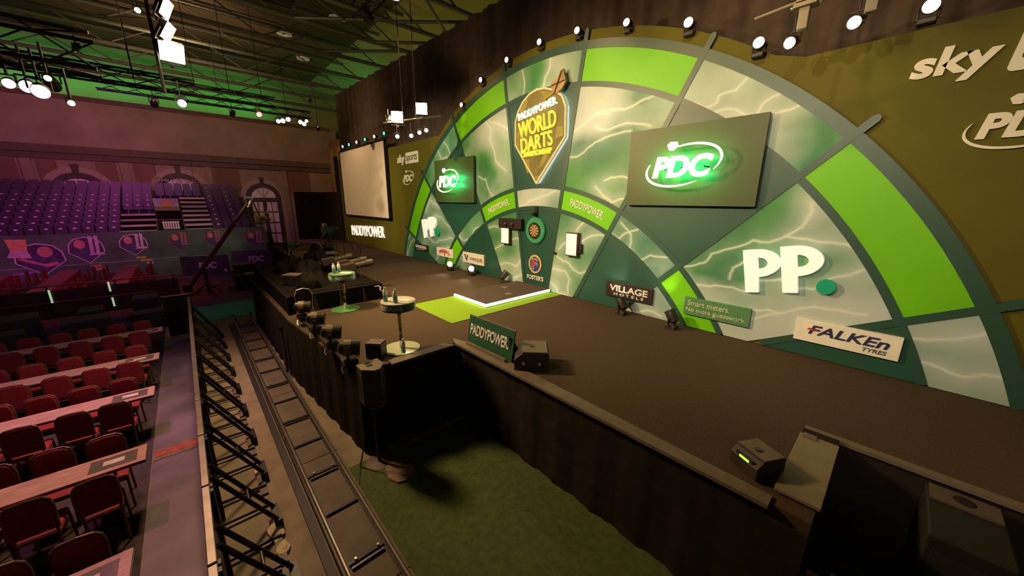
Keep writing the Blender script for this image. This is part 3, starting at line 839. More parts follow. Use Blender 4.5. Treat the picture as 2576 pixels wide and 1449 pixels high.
# ------------------------------------------------------------------ championship emblem
em = thing('emblem_sign', 'pear-shaped olive emblem with yellow and white lit lettering above the dartboard', 'sign', (0, -0.14, 0))
shape = [(0.06, 2.93), (1.02, 4.02), (1.0, 4.72), (0.86, 4.98), (0.58, 5.16), (0.28, 5.26), (0.0, 5.28), (-0.26, 5.22), (-0.50, 5.08), (-0.70, 4.86), (-0.80, 4.60), (-0.80, 4.0)]
cx_, cz_ = 0.1, 4.3
sc = lambda f: [(cx_ + (x - cx_) * f, cz_ + (z - cz_) * f) for x, z in shape]
MB().prism(sc(0.965), -0.02, 0.05).build('face_plate', mat('emblem_olive', (0.20, 0.17, 0.045), 0.5, nscale=1.8, namt=0.3), em)
MB().strip(sc(1.0), sc(0.955), -0.035, 0.05, closed=True).build('rim', mat('emblem_rim', (0.5, 0.42, 0.2), 0.4, emit=(1.0, 0.85, 0.4), estr=0.35), em)
MB().strip(sc(0.985), sc(0.94), 0.055, 0.075, closed=True).build('halo_strip', mat('halo_led', (0.9, 0.9, 0.9), 0.4, emit=(1.0, 0.97, 0.9), estr=6.0, sampled=True), em)
m_patch = mat('emblem_patch', (0.30, 0.27, 0.06), 0.5, nscale=4, namt=0.15)
for pp in ([(-.74, 4.3), (-.6, 4.35), (-.62, 3.95), (-.74, 4.02)], [(-.45, 3.55), (-.22, 3.6), (-.18, 3.3), (-.28, 3.22)], [(.12, 3.3), (.3, 3.4), (.52, 3.75), (.42, 3.8), (.2, 3.5)], [(.68, 4.0), (.94, 4.05), (.94, 4.25), (.72, 4.3)], [(-.62, 4.95), (-.3, 5.1), (-.35, 4.9), (-.6, 4.75)], [(.1, 5.2), (.5, 5.12), (.62, 4.95), (.3, 4.98)], [(-.06, 3.14), (.18, 3.14), (.14, 3.06), (-.0, 3.06)]):
    MB().prism(pp, -0.026, -0.021).build('map_patch', m_patch, em)
lettering('PADDYPOWER.', 1.38, 0.18, m_glowwhite, em, (0.05, -0.05, 4.79), 0.05, 0.0, rot=(0, -0.15, 0))
lettering('WORLD', 1.34, 0.40, m_yellowlit, em, (0.05, -0.05, 4.42), 0.05, 0.004, rot=(0, -0.11, 0))
lettering('DARTS', 1.14, 0.36, m_yellowlit, em, (0.05, -0.05, 4.00), 0.05, 0.004, rot=(0, -0.08, 0))
lettering('CHAMPIONSHIP', 1.12, 0.14, m_yellowlit, em, (0.05, -0.05, 3.73), 0.05, 0.002, rot=(0, -0.03, 0))
fl = MB().prism([(.71, 5.02), (.86, 5.10), (.99, 5.25), (.95, 5.33), (.90, 5.52), (.84, 5.52), (.71, 5.37), (.57, 5.33), (.52, 5.24), (.56, 5.13)], -0.06, 0.0).build('dart_flight', mat('flight_tan', (0.42, 0.28, 0.12), 0.5, nscale=5, namt=0.3), em)
MB().strip([(.63, 5.06), (.72, 5.25), (.84, 5.50)], [(.66, 5.05), (.76, 5.24), (.87, 5.49)], -0.07, -0.061).build('flight_fold', m_bblack, fl)
MB().strip([(.54, 5.24), (.80, 5.26), (.97, 5.28)], [(.54, 5.22), (.80, 5.235), (.97, 5.255)], -0.07, -0.061).build('flight_fold', m_bblack, fl)
MB().path([(.68, -0.045, 5.10), (.30, -0.045, 4.96)], 0.018).build('dart_shaft', mat('shaft_yellow', (0.55, 0.42, 0.08), 0.4), fl)

# ------------------------------------------------------------------ dartboard with lamp, camera and scoring screens
BX, BZ = -0.02, 1.68
db = thing('dartboard', 'bristle dartboard in a round green surround on the dark middle panel', 'dartboard', (BX, -0.05, BZ))
MB().lathe([(0.37, 0.0), (0.37, 0.03), (0.345, 0.055), (0.22, 0.055)], 40, axis=(0, -1, 0)).build('surround', mat('surround_green', (0.035, 0.30, 0.13), 0.7, namt=0.06), db, smooth=True)
MB().lathe([(0.228, 0.05), (0.228, 0.075)], 40, axis=(0, -1, 0)).build('number_ring', m_bblack, db)
m_dbl = mat('board_cream', (0.62, 0.42, 0.19), 0.8); m_dbb = mat('board_black_bed', (0.03, 0.02, 0.015), 0.8); m_dbr = mat('board_red_bed', (0.45, 0.07, 0.03), 0.8); m_dbg = mat('board_green_bed', (0.05, 0.2, 0.06), 0.8)
for k in range(20):
    a0 = math.radians(18 * k - 9); a1 = math.radians(18 * k + 9)
    P2 = lambda r, a: (r * math.sin(a), r * math.cos(a))
    for r0, r1, ev, od, nm in ((0.016, 0.099, m_dbb, m_dbl, 'single_bed'), (0.099, 0.107, m_dbr, m_dbg, 'treble_bed'), (0.107, 0.162, m_dbb, m_dbl, 'single_bed'), (0.162, 0.170, m_dbr, m_dbg, 'double_bed')):
        MB().prism([P2(r0, a0), P2(r0, a1), P2(r1, a1), P2(r1, (a0 + a1) / 2), P2(r1, a0)], -0.080, -0.070).build(nm, ev if k % 2 == 0 else od, db)
MB().lathe([(0.016, 0.0), (0.016, 0.084)], 14, axis=(0, -1, 0)).build('bull', m_dbr, db)
t = thing('board_camera', 'small black camera bracket fixed above the dartboard', 'camera', (BX, -0.06, 2.08))
MB().box(-0.04, 0.06, -0.03, 0.0, 0.0, 0.26).build('back_plate', m_bblack, t)
MB().box(-0.05, 0.05, -0.14, -0.03, 0.02, 0.10).build('camera_body', m_blackmetal, t, bevel=0.01)
MB().lathe([(0.03, 0), (0.025, 0.06)], 12, origin=(0, -0.14, 0.06), axis=(0, -1, -0.2)).build('camera_lens', m_gunmetal, t)
t = thing('lamp_bar', 'long black box with two small lamps left of the dartboard', 'lamp', (-1.02, -0.1, 1.83))
MB().box(-0.48, 0.52, -0.08, 0.05, -0.15, 0.15).build('housing', m_bblack, t, bevel=0.008)
for x in (-0.12, 0.18):
    k_ = MB().lathe([(0.035, 0), (0.045, 0.05), (0.03, 0.09)], 12, origin=(x, -0.08, 0.0), axis=(0, -1, -0.5)).build('lamp_head', m_gunmetal, t)
for x, z, lb, dx in ((-1.22, 1.50, 'white scoring screen left of the dartboard', 0), (1.34, 1.42, 'white scoring screen right of the dartboard', 1)):
    t = thing('scoring_screen', lb, 'screen', (x, -0.14, z), 0.0, 'scoring screens')
    MB().box(-0.19, 0.19, -0.02, 0.1, -0.30, 0.30).build('housing', mat('screen_housing', (0.10, 0.06, 0.03), 0.5), t, bevel=0.008)
    MB().box(-0.165, 0.165, -0.03, -0.021, -0.27, 0.27).build('screen_face', mat('white_screen', (0.8, 0.75, 0.65), 0.4, emit=(1.0, 0.92, 0.8), estr=0.5, namt=0.03), t)
    if dx: MB().box(0.2, 0.28, 0.02, 0.1, -0.2, 0.02).build('socket_box', m_bblack, t)
t = thing('wall_sensor', 'tiny black sensor on the lightning panel right of the dartboard', 'sensor', (0.72, -0.05, 1.12))
MB().box(-0.05, 0.05, -0.03, 0.0, -0.03, 0.03).build('sensor_body', m_bblack, t, bevel=0.006)
MB().lathe([(0.014, 0), (0.014, 0.02)], 10, origin=(-0.02, -0.03, 0), axis=(0, -1, 0)).build('sensor_eye', m_gunmetal, t)

# beer emblem under the board
t = thing('round_emblem', 'gold oval emblem with a red letter on blue under the dartboard', 'logo', (-0.02, -0.05, 0.72))
ov = lambda rx, rz: [(rx * math.sin(2 * PI * q / 32), rz * math.cos(2 * PI * q / 32)) for q in range(32)]
MB().prism(ov(0.255, 0.27), -0.012, 0.0).build('gold_oval', mat('gold_print', (0.62, 0.46, 0.16), 0.5), t)
MB().prism(ov(0.195, 0.215), -0.018, -0.012).build('blue_oval', mat('blue_print', (0.035, 0.07, 0.24), 0.5), t)
lettering('F', 0.21, 0.31, m_white, t, (0.0, -0.022, 0.0), 0.008, 0.05)
lettering('F', 0.18, 0.28, mat('crimson_print', (0.42, 0.03, 0.05), 0.5), t, (0.0, -0.028, 0.0), 0.008, 0.03)
lettering("FOSTER'S", 0.66, 0.13, m_white, t, (0.02, -0.012, -0.40), 0.012, 0.03)
# ------------------------------------------------------------------ stage
st = thing('stage', 'raised stage with brown carpet top and black cloth skirts', 'stage', (0, 0, 0))
mb = MB()
mb.box(-16.6, 6.9, -4.03, 0.0, -0.12, 0.0)
mb.box(6.9, 14.0, -2.5, 0.0, -0.12, 0.0)
fp = [(-6.6, -6.1), (-1.4, -6.05), (1.9, -5.78), (1.9, -4.031), (-6.6, -4.031)]
mb.add([(x, y, -0.12) for x, y in fp] + [(x, y, 0.0) for x, y in fp], [(4, 3, 2, 1, 0), (5, 6, 7, 8, 9)] + [(k, (k + 1) % 5, 5 + (k + 1) % 5, 5 + k) for k in range(5)])
mb.build('deck', m_carpet, st)
def skirt(pts, name='skirt', z0=F + 0.01, z1=-0.03, amp=0.012, freq=11.0):
    """gathered black cloth along an (x, y) polyline"""
    mb = MB(); vs_ = []; fs = []; i = 0
    run = 0
    for (xa, ya), (xb, yb) in zip(pts, pts[1:]):
        L = math.hypot(xb - xa, yb - ya); nn = max(8, int(L * 14))
        nx, ny = (yb - ya) / L, -(xb - xa) / L
        for q in range(nn + 1):
            t = q / nn
            s = run + t * L
            w = amp * (math.sin(s * freq) + 0.5 * math.sin(s * freq * 2.7))
            env = min(1, t * 8, (1 - t) * 8)
            x = xa + (xb - xa) * t; y = ya + (yb - ya) * t
            fl = 1 + 0.15 * math.sin(s * 3)
            vs_ += [(x + nx * 0.01, y + ny * 0.01, z1), (x + nx * (w * env + 0.02), y + ny * (w * env + 0.02), (z0 + z1) / 2), (x + nx * (w * env * 1.5 + 0.03), y + ny * (w * env * 1.5 + 0.03), z0)]
            if q:
                a = i - 3
                fs += [(a, a + 3, a + 4, a + 1), (a + 1, a + 4, a + 5, a + 2)]
            i += 3
        run += L
    return mb.add(vs_, fs).build(name, m_black, st, smooth=True)
skirt([(1.9, -4.03), (6.62, -4.03)]); skirt([(1.9, -5.76), (1.9, -4.03)]); skirt([(-6.6, -6.1), (-1.4, -6.05)]); skirt([(-1.4, -6.05), (1.9, -5.78)])
skirt([(6.92, -2.5), (14, -2.5)]); skirt([(-16.6, -4.03), (-6.6, -4.03)])
MB().box(6.90, 6.93, -4.03, -2.5, F, -0.13).build('end_cloth', m_black, st)
MB().box(6.6, 6.9, -4.06, -4.032, F, -0.12).build('end_cloth', m_black, st)
# light edge strips on the stage nosing
MB().prism([(1.55, -4.03), (1.9, -4.10), (6.66, -4.10), (6.66, -3.96), (2.05, -3.90)], 0, 0).v
def flat(poly, z0, z1, name, m, parent):
    n_ = len(poly)
    mb = MB()
    mb.add([(x, y, z0) for x, y in poly] + [(x, y, z1) for x, y in poly], [tuple(range(n_ - 1, -1, -1)), tuple(range(n_, 2 * n_))] + [(k, (k + 1) % n_, n_ + (k + 1) % n_, n_ + k) for k in range(n_)])
    return mb.build(name, m, parent)
flat([(1.72, -4.02), (2.2, -3.88), (6.62, -3.95), (6.62, -4.10), (1.95, -4.12)], -0.02, 0.02, 'edge_strip', m_edge, st)
flat([(1.80, -5.30), (1.80, -4.3), (1.99, -4.15), (1.99, -5.30)], -0.02, 0.015, 'edge_strip', m_edge, st)
flat([(6.62, -2.55), (14, -2.55), (14, -2.45), (6.62, -2.45)], -0.02, 0.02, 'edge_strip', m_edge, st)
# capped end block at the right corner of the front edge
t = thing('end_cap_board', 'plain grey-beige cover board on the stage corner at lower right', 'board', (6.77, -3.15, 0.0))
MB().box(-0.16, 0.16, -0.72, 0.42, 0.022, 0.06).build('cover_board', mat('cover_beige', (0.24, 0.19, 0.11), 0.6, namt=0.12), t, bevel=0.006)
MB().box(-0.13, -0.02, 0.34, 0.42, 0.06, 0.075).build('corner_block', m_edge, t)
MB().box(-0.15, 0.15, 0.42, 0.60, 0.022, 0.03).build('dark_flap', m_black, t)
# pit beyond the right corner
t = thing('pit_screen', 'tall black cloth screen standing in the pit at lower right', 'screen', (7.1, -3.6, F))
MB().box(-0.16, 2.0, -0.55, -0.5, 0.0, 1.05).build('cloth', m_black, t)
for x in (0, 1.8): MB().box(x - 0.03, x + 0.03, -0.5, -0.44, 0, 1.08).build('post', m_blackmetal, t)
t = thing('subwoofer', 'black floor speaker with a grey top plate at the lower right', 'speaker', (7.76, -2.95, F))
MB().box(-0.22, 0.22, -0.4, 0.38, 0.0, 1.34).build('cabinet', mat('speaker_black', (0.02, 0.016, 0.014), 0.6, namt=0.2), t, bevel=0.015)
MB().box(-0.20, 0.20, 0.14, 0.37, 1.341, 1.36).build('top_plate', mat('plate_grey', (0.10, 0.075, 0.055), 0.6), t)
MB().lathe([(0.07, 0), (0.06, 0.006)], 16, origin=(0, 0.26, 1.36)).build('socket_cup', m_black, t)
MB().box(-0.18, 0.18, -0.412, -0.401, 0.1, 1.2).build('grille', m_gunmetal, t)
t = thing('cable_box', 'small black connector box on the pit floor at bottom right', 'box', (7.2, -4.7, F))
MB().box(-0.2, 0.2, -0.15, 0.15, 0.0, 0.3).build('case', m_blackmetal, t, bevel=0.02)
MB().box(-0.12, 0.12, -0.155, -0.15, 0.1, 0.2).build('label_plate', m_gunmetal, t)
MB().path([(-0.1, 0, 0.3), (-0.1, 0, 0.36), (0.1, 0, 0.36), (0.1, 0, 0.3)], 0.012).build('handle', m_chrome, t)

# oche: lime carpet and raised mat with lit edge
o = MB().box(-0.80, 1.0, -3.56, -0.06, 0.0, 0.012).build('lime_carpet', m_matg); tag(o, 'lime green carpet runner in front of the dartboard', 'carpet')
t = thing('playing_mat', 'raised brown playing mat with glowing white edges before the dartboard', 'mat', (-0.06, -1.24, 0.012))
MB().box(-0.66, 0.66, -1.12, 1.14, 0.0, 0.10).build('mat_body', mat('mat_carpet', (0.075, 0.052, 0.04), 0.9, nscale=40, namt=0.12), t)
MB().box(-0.675, 0.675, -1.14, -1.121, 0.02, 0.085).build('led_edge', m_strip, t)
for s in (-1, 1): MB().box(s * 0.668 - 0.008, s * 0.668 + 0.008, -1.12, 1.14, 0.02, 0.085).build('led_edge', m_strip, t)
MB().lathe([(0.09, 0.1), (0.09, 0.104)], 20, origin=(-0.3, 0.3, 0)).build('printed_logo', mat('mat_print', (0.2, 0.17, 0.10), 0.8), t)
MB().lathe([(0.09, 0.1), (0.09, 0.104)], 20, origin=(0.32, -0.1, 0)).build('printed_logo', mat('mat_print2', (0.2, 0.17, 0.10), 0.8), t)

# ------------------------------------------------------------------ high tables and bottles
m_glass = mat('frosted_glass', (0.46, 0.50, 0.34), 0.15, namt=0.05)
m_band = mat('table_band_green', (0.03, 0.14, 0.07), 0.4)
def high_table(loc, label, topmat, basemat, rot):
    t = thing('high_table', label, 'table', loc, 0, 'high tables')
    MB().lathe([(0.31, 0.0), (0.31, 0.018), (0.29, 0.024)], 36).build('base_disc', basemat, t, smooth=True)
    MB().lathe([(0.032, 0.02), (0.032, 0.12), (0.026, 0.13), (0.026, 0.16)], 14).build('foot', m_white, t)
    MB().lathe([(0.026, 0.16), (0.026, 0.27)], 14).build('dark_grip', mat('grip_olive', (0.06, 0.05, 0.02), 0.5), t)
    MB().lathe([(0.03, 0.27), (0.03, 0.32)], 14).build('collar', mat('collar_tan', (0.4, 0.3, 0.18), 0.5), t)
    MB().lathe([(0.024, 0.32), (0.024, 0.40)], 14).build('dark_grip', mat('grip_brown', (0.10, 0.06, 0.03), 0.5), t)
    MB().lathe([(0.032, 0.40), (0.027, 0.64)], 14).build('yellow_pole', mat('pole_yellow', (0.6, 0.42, 0.02), 0.4), t)
    MB().lathe([(0.03, 0.62), (0.075, 0.67), (0.085, 0.74)], 18).build('cup', m_bblack, t, smooth=True)
    MB().lathe([(0.20, 0.715), (0.275, 0.725), (0.275, 0.845)], 40).build('band', m_band, t)
    MB().lathe([(0.28, 0.845), (0.28, 0.865), (0.268, 0.87)], 40).build('table_top', topmat, t)
    for a in rot:
        f = lambda x, y, z, a=a: ((0.278 - y) * math.cos(a + x / 0.278), (0.278 - y) * math.sin(a + x / 0.278), z)
        lettering('PADDYPOWER', 0.42, 0.075, m_white, t, (0, 0, 0.79), 0.006, 0.012, arc=(f, 0))
    return t
tB = high_table((1.5, -4.92, 0), 'high table with white top and glass base nearest the camera', mat('table_white', (0.52, 0.48, 0.38), 0.35), m_glass, (-0.95, 2.0))
tA = high_table((-1.49, -4.88, 0), 'high table with green top and base beside the black riser', mat('table_green', (0.12, 0.22, 0.10), 0.35), mat('base_green', (0.10, 0.26, 0.09), 0.2), (-0.05, -1.9))
o = MB().box(-0.11, 0.11, -0.07, 0.07, 0.0, 0.006).build('paper_sheet', m_white); o.location = (1.58, -4.83, 0.872); o.rotation_euler = (0, 0, 0.4); tag(o, 'white paper sheet on the nearest high table', 'paper')
o = MB().box(-0.13, 0.13, -0.08, 0.08, 0.0, 0.006).build('paper_sheet', m_white); o.location = (-1.42, -4.82, 0.872); o.rotation_euler = (0, 0, 0.7); tag(o, 'white paper sheet on the green high table', 'paper')
m_bw = mat('bottle_water', (0.16, 0.40, 0.46), 0.2); m_bc = mat('bottle_clear', (0.85, 0.82, 0.76), 0.25)
def bottle(loc, label):
    t = thing('water_bottle', label, 'bottle', loc, 0, 'water bottles')
    MB().lathe([(0.033, 0.0), (0.036, 0.01), (0.036, 0.11)], 14).build('label_sleeve', m_bw, t, smooth=True)
    MB().lathe([(0.036, 0.11), (0.036, 0.15), (0.028, 0.185), (0.014, 0.205)], 14).build('bottle_body', m_bc, t, smooth=True)
    MB().lathe([(0.017, 0.203), (0.017, 0.23)], 12).build('cap', m_white, t)
bottle((1.42, -5.10, 0.87), 'water bottle on the left of the nearest high table')
bottle((1.62, -5.02, 0.87), 'water bottle in the middle of the nearest high table')
bottle((-1.56, -5.02, 0.87), 'water bottle on the left of the green high table')
bottle((-1.60, -4.90, 0.87), 'water bottle on the right of the green high table')
bottle((1.70, -4.98, 0.024), 'water bottle standing on the glass base of the nearest table')

# ------------------------------------------------------------------ desk sign and speakers on the stage
t = thing('desk_sign', 'dark green angled sign with white lettering on the stage edge', 'sign', (2.62, -3.90, 0.02), 0.03)
R_ = Matrix.Rotation(-0.16, 4, 'X')
MB().box(-0.57, 0.57, -0.012, 0.012, 0.0, 0.50).xf(R_).build('sign_board', mat('sign_deep_green', (0.022, 0.085, 0.042), 0.4, namt=0.05), t)
MB().box(-0.58, 0.58, -0.014, 0.014, 0.50, 0.512).xf(R_).build('top_edge', m_edge, t)
lettering('PADDYPOWER.', 0.98, 0.19, m_white, t, (-0.02, 0.03, 0.27), 0.012, 0.02, rot=(-0.16, 0, 0))
MB().box(-0.5, 0.5, -0.09, -0.05, 0.0, 0.05).build('front_rail', m_edge, t)
MB().prism([(-0.0, 0.0), (0.3, 0.0), (0.0, 0.4)], -0.01, 0.01).xf(Matrix.Translation((0.5, 0.02, 0)) @ Matrix.Rotation(PI / 2, 4, 'Z')).build('stay', m_black, t)
def wedge_speaker(loc, rz, sc_, label, screenface=False):
    t = thing('monitor_speaker', label, 'speaker', loc, rz, 'floor speakers')
    w, d, h = 0.24 * sc_, 0.26 * sc_, 0.30 * sc_
    tx = Matrix.Rotation(PI / 2, 4, 'Z')
    # side profile: sloping front
    MB().prism([(-d, 0), (d, 0), (d, h * 0.95), (d * 0.55, h), (-d * 0.55, h * 0.95), (-d, h * 0.62)], -w, w).xf(tx).build('cabinet', mat('speaker_grey', (0.035, 0.028, 0.022), 0.55, namt=0.15), t, bevel=0.008)
    MB().prism([(-d * 0.55, h * 1.0), (d * 0.9, h * 1.0), (d * 0.9, h * 1.03), (-d * 0.55, h * 1.03)], -w * 0.96, w * 0.96).xf(tx).build('top_panel', mat('speaker_top', (0.15, 0.115, 0.075), 0.5), t)
    MB().lathe([(0.03, 0), (0.03, 0.012)], 12, origin=(0, 0, h * 1.03)).build('top_knob', m_gunmetal, t)
    return t, w, d, h
t, w, d, h = wedge_speaker((3.42, -3.68, 0.0), 0.78, 1.0, 'grey wedge speaker with bright jacks right of the desk sign')
for s in (-1, 1):
    MB().lathe([(0.025, 0), (0.022, 0.02)], 10, origin=(d + 0.002, s * 0.12, 0.14), axis=(1, 0, 0)).build('jack', m_chrome, t)
    MB().box(-d * .8, -d * .6, s * w * .8 - .02, s * w * .8 + .02, -0.0, 0.02).build('foot', m_black, t)
t.rotation_euler = (0, 0, 0.78 - PI / 2)
t, w, d, h = wedge_speaker((6.42, -3.66, 0.02), -0.5, 0.62, 'small box with a lit green display at the stage corner')
MB().box(-0.05, 0.05, -w * 1.04 - 0.004, -w * 1.04, h * 0.55, h * 0.75).build('green_display', mat('green_display', (0.2, 0.6, 0.05), 0.4, emit=(0.45, 1.0, 0.03), estr=1.4), t)
MB().box(-0.04, 0.04, -w * 1.04 - 0.004, -w * 1.04, h * 0.2, h * 0.38).build('blue_display', mat('violet_display', (0.3, 0.3, 0.6), 0.4, emit=(0.4, 0.4, 0.9), estr=0.25), t)
MB().box(-0.09, 0.09, -w * 1.04, -w, 0.02, h * 0.86).build('display_panel', m_bblack, t)
# box speakers by the high table
def box_speaker(loc, rz, dims, label):
    t = thing('box_speaker', label, 'speaker', loc, rz, 'box speakers')
    a, b, c = dims
    MB().box(-a, a, -b, b, 0, c).build('cabinet', mat('speaker_black2', (0.025, 0.019, 0.016), 0.5, namt=0.15), t, bevel=0.01)
    MB().box(-a * .95, a * .95, -b * .95, b * .95, c + 0.001, c + 0.012).build('top_panel', mat('speaker_top2', (0.14, 0.10, 0.085), 0.45), t)
    MB().box(-a * .85, a * .85, -b - 0.01, -b - 0.001, c * .08, c * .9).build('grille', m_blackmetal, t)
    MB().box(a * .2, a * .26, -b - 0.015, -b - 0.011, c * .35, c * .6).build('handle', m_gunmetal, t)
    return t
box_speaker((1.52, -5.36, 0), 0.75, (0.13, 0.11, 0.25), 'small black box speaker on the stage beside the nearest table')
box_speaker((-3.1, -5.55, 0.42), 0.7, (0.22, 0.16, 0.25), 'black box speaker with white top on the riser edge')
# pole mounted speaker in front of the stage corner
t = thing('pole_speaker', 'grey-black pole speaker with cut-corner top at the stage corner', 'speaker', (2.22, -5.72, F))
MB().lathe([(0.20, 0.0), (0.20, 0.02), (0.05, 0.035)], 28).build('round_base', mat('stand_base', (0.11, 0.075, 0.06), 0.5), t)
MB().tube((0, 0, 0.03), (0, 0, 1.1), 0.024).build('pole', m_blackmetal, t)
MB().lathe([(0.05, 0.92), (0.05, 0.96)], 12).build('collar', m_gunmetal, t)
hexp = [(-0.17, -0.15), (0.06, -0.15), (0.19, -0.02), (0.19, 0.06), (0.06, 0.17), (-0.17, 0.17)]
flat(hexp, 1.05, 1.60, 'cabinet', mat('speaker_graphite', (0.05, 0.04, 0.032), 0.5, namt=0.15), t)
flat([(x * .99, y * .99) for x, y in hexp], 1.60, 1.612, 'top_plate', mat('speaker_plate', (0.20, 0.16, 0.10), 0.45), t)
for x in (-0.09, 0.0): MB().box(x - 0.025, x + 0.025, -0.05, 0.03, 1.612, 1.616).build('handle_slot', m_black, t)
MB().path([(0.19, 0.02, 1.35), (0.27, 0.05, 1.3), (0.30, 0.06, 1.15), (0.22, 0.03, 1.05), (0.1, 0.02, 1.0)], 0.014).build('cable_loop', m_gunmetal, t)
MB().path([(0.0, -0.05, 0.9), (-0.05, -0.2, 0.3), (-0.08, -0.26, 0.02), (0.3, -0.42, 0.012), (0.7, -0.5, 0.012), (1.2, -0.5, 0.012)], 0.010).build('cable', m_blackmetal, t)
t = thing('pole_stand', 'thin dark pole on a round foot against the stage skirt', 'stand', (-1.8, -6.16, F))
MB().lathe([(0.15, 0.0), (0.15, 0.015), (0.03, 0.03)], 24).build('round_base', mat('stand_base2', (0.07, 0.05, 0.04), 0.5), t)
MB().tube((0, 0, 0.03), (0, 0, 1.15), 0.03).build('pole', mat('pole_rust', (0.07, 0.04, 0.03), 0.5), t)
MB().lathe([(0.04, 1.15), (0.04, 1.2)], 12).build('pole_cap', m_blackmetal, t)
# grey floor lip and round plate in the pit
t = thing('floor_lip', 'grey ramped cable cover along the foot of the stage side', 'cable cover', (2.08, -4.6, F + 0.015))
MB().prism([(-0.1, 0.0), (0.1, 0.0), (0.05, 0.05), (-0.05, 0.05)], -0.62, 0.55).build('ramp_body', mat('lip_grey', (0.14, 0.105, 0.085), 0.7), t)
for y in (-0.3, 0.0, 0.3): MB().box(-0.05, 0.05, y - 0.006, y + 0.006, 0.05, 0.054).build('joint', m_black, t)
t = thing('floor_plate', 'pale brown folded cloth on the floor by the pole speaker', 'cloth', (2.62, -5.62, F + 0.015))
MB().lathe([(0.20, 0.0), (0.19, 0.03), (0.1, 0.05)], 9).xf(Matrix.Diagonal((1.3, 0.8, 1, 1))).build('cloth_fold', mat('cloth_tan', (0.22, 0.14, 0.09), 0.9), t)
MB().lathe([(0.13, 0.0), (0.12, 0.06), (0.06, 0.075)], 8, origin=(0.08, 0.1, 0)).build('cloth_fold', mat('cloth_tan', (0.22, 0.14, 0.09), 0.9), t)

# ------------------------------------------------------------------ lamp fixtures
def basis(d):
    d = Vector(d).normalized()
    return d.to_track_quat('-Y', 'Z').to_matrix().to_4x4()
def moving_head(loc, aim, sc_, label, lensm, group, power=0, color=(1, 1, 1), ang=40, target=None, under=False):
    """moving head lamp: base, yoke arms, head, lens; stands on loc (or hangs from it)"""
    t = thing('moving_head_lamp', label, 'stage light', loc, 0, group)
    s = -1 if under else 1
    body = mat('lamp_body', (0.03, 0.026, 0.022), 0.4, namt=0.2)
    MB().box(-.13 * sc_, .13 * sc_, -.11 * sc_, .11 * sc_, min(0, s * .1 * sc_), max(0, s * .1 * sc_)).build('lamp_base', body, t, bevel=0.01)
    hc = Vector((0, 0, s * 0.30 * sc_))
    B_ = basis(aim)
    side = B_ @ Vector((1, 0, 0)); side.z = 0
    side = side.normalized() if side.length > .1 else Vector((1, 0, 0))
    for q in (-1, 1):
        MB().tube(side * (q * .13 * sc_) + Vector((0, 0, s * .08 * sc_)), side * (q * .15 * sc_) + hc, .025 * sc_).build('yoke_arm', body, t)
    MB().lathe([(.05, .16), (.11, .12), (.125, .0), (.13, -.14), (.125, -.16)], 18, axis=(0, 1, 0)).xf(Matrix.Translation(hc) @ B_ @ Matrix.Scale(sc_, 4)).build('lamp_head', body, t, smooth=True)
    MB().lathe([(.118, -.165), (.118, -.175)], 18, axis=(0, 1, 0)).xf(Matrix.Translation(hc) @ B_ @ Matrix.Scale(sc_, 4)).build('lens', lensm, t)
    MB().strip([(.132 * math.sin(2 * PI * q / 18), .132 * math.cos(2 * PI * q / 18)) for q in range(18)], [(.117 * math.sin(2 * PI * q / 18), .117 * math.cos(2 * PI * q / 18)) for q in range(18)], -.185, -.12, closed=True).xf(Matrix.Translation(hc) @ B_ @ Matrix.Scale(sc_, 4)).build('bezel', body, t)
    if power:
        w = Vector(loc) + hc + Vector(aim).normalized() * (0.22 * sc_)
        spot('beam', t, w, target, power, color, ang, 0.7, 0.08 * sc_)
    return t
def par_lamp(loc, aim, sc_, label, lensm, group, power=0, color=(1, 1, 1), ang=40, target=None, pole=0.35):
    """par can hung from a clamp above it"""
    t = thing('par_lamp', label, 'stage light', loc, 0, group)
    body = mat('par_body', (0.035, 0.03, 0.026), 0.4, namt=0.2)
    B_ = basis(aim); T_ = B_ @ Matrix.Scale(sc_, 4)
    MB().lathe([(.04, .22), (.09, .18), (.12, .02), (.125, -.14)], 18, axis=(0, 1, 0), caps=False).xf(T_).build('can', body, t, smooth=True)
    MB().lathe([(.113, -.12), (.113, -.13)], 18, axis=(0, 1, 0)).xf(T_).build('lens', lensm, t)
    sd = B_ @ Vector((1, 0, 0))
    up = Vector((0, 0, 1))
    MB().path([sd * .14 * sc_, sd * .14 * sc_ + up * .18 * sc_, -sd * .14 * sc_ + up * .18 * sc_, -sd * .14 * sc_], .012 * sc_ + .003).build('yoke', body, t)
    MB().tube(up * .18 * sc_, up * (.18 * sc_ + pole), .014).build('hanger', body, t)
    if power:
        w = Vector(loc) + Vector(aim).normalized() * (0.16 * sc_)
        spot('beam', t, w, target, power, color, ang, 0.7, 0.08 * sc_)
    return t
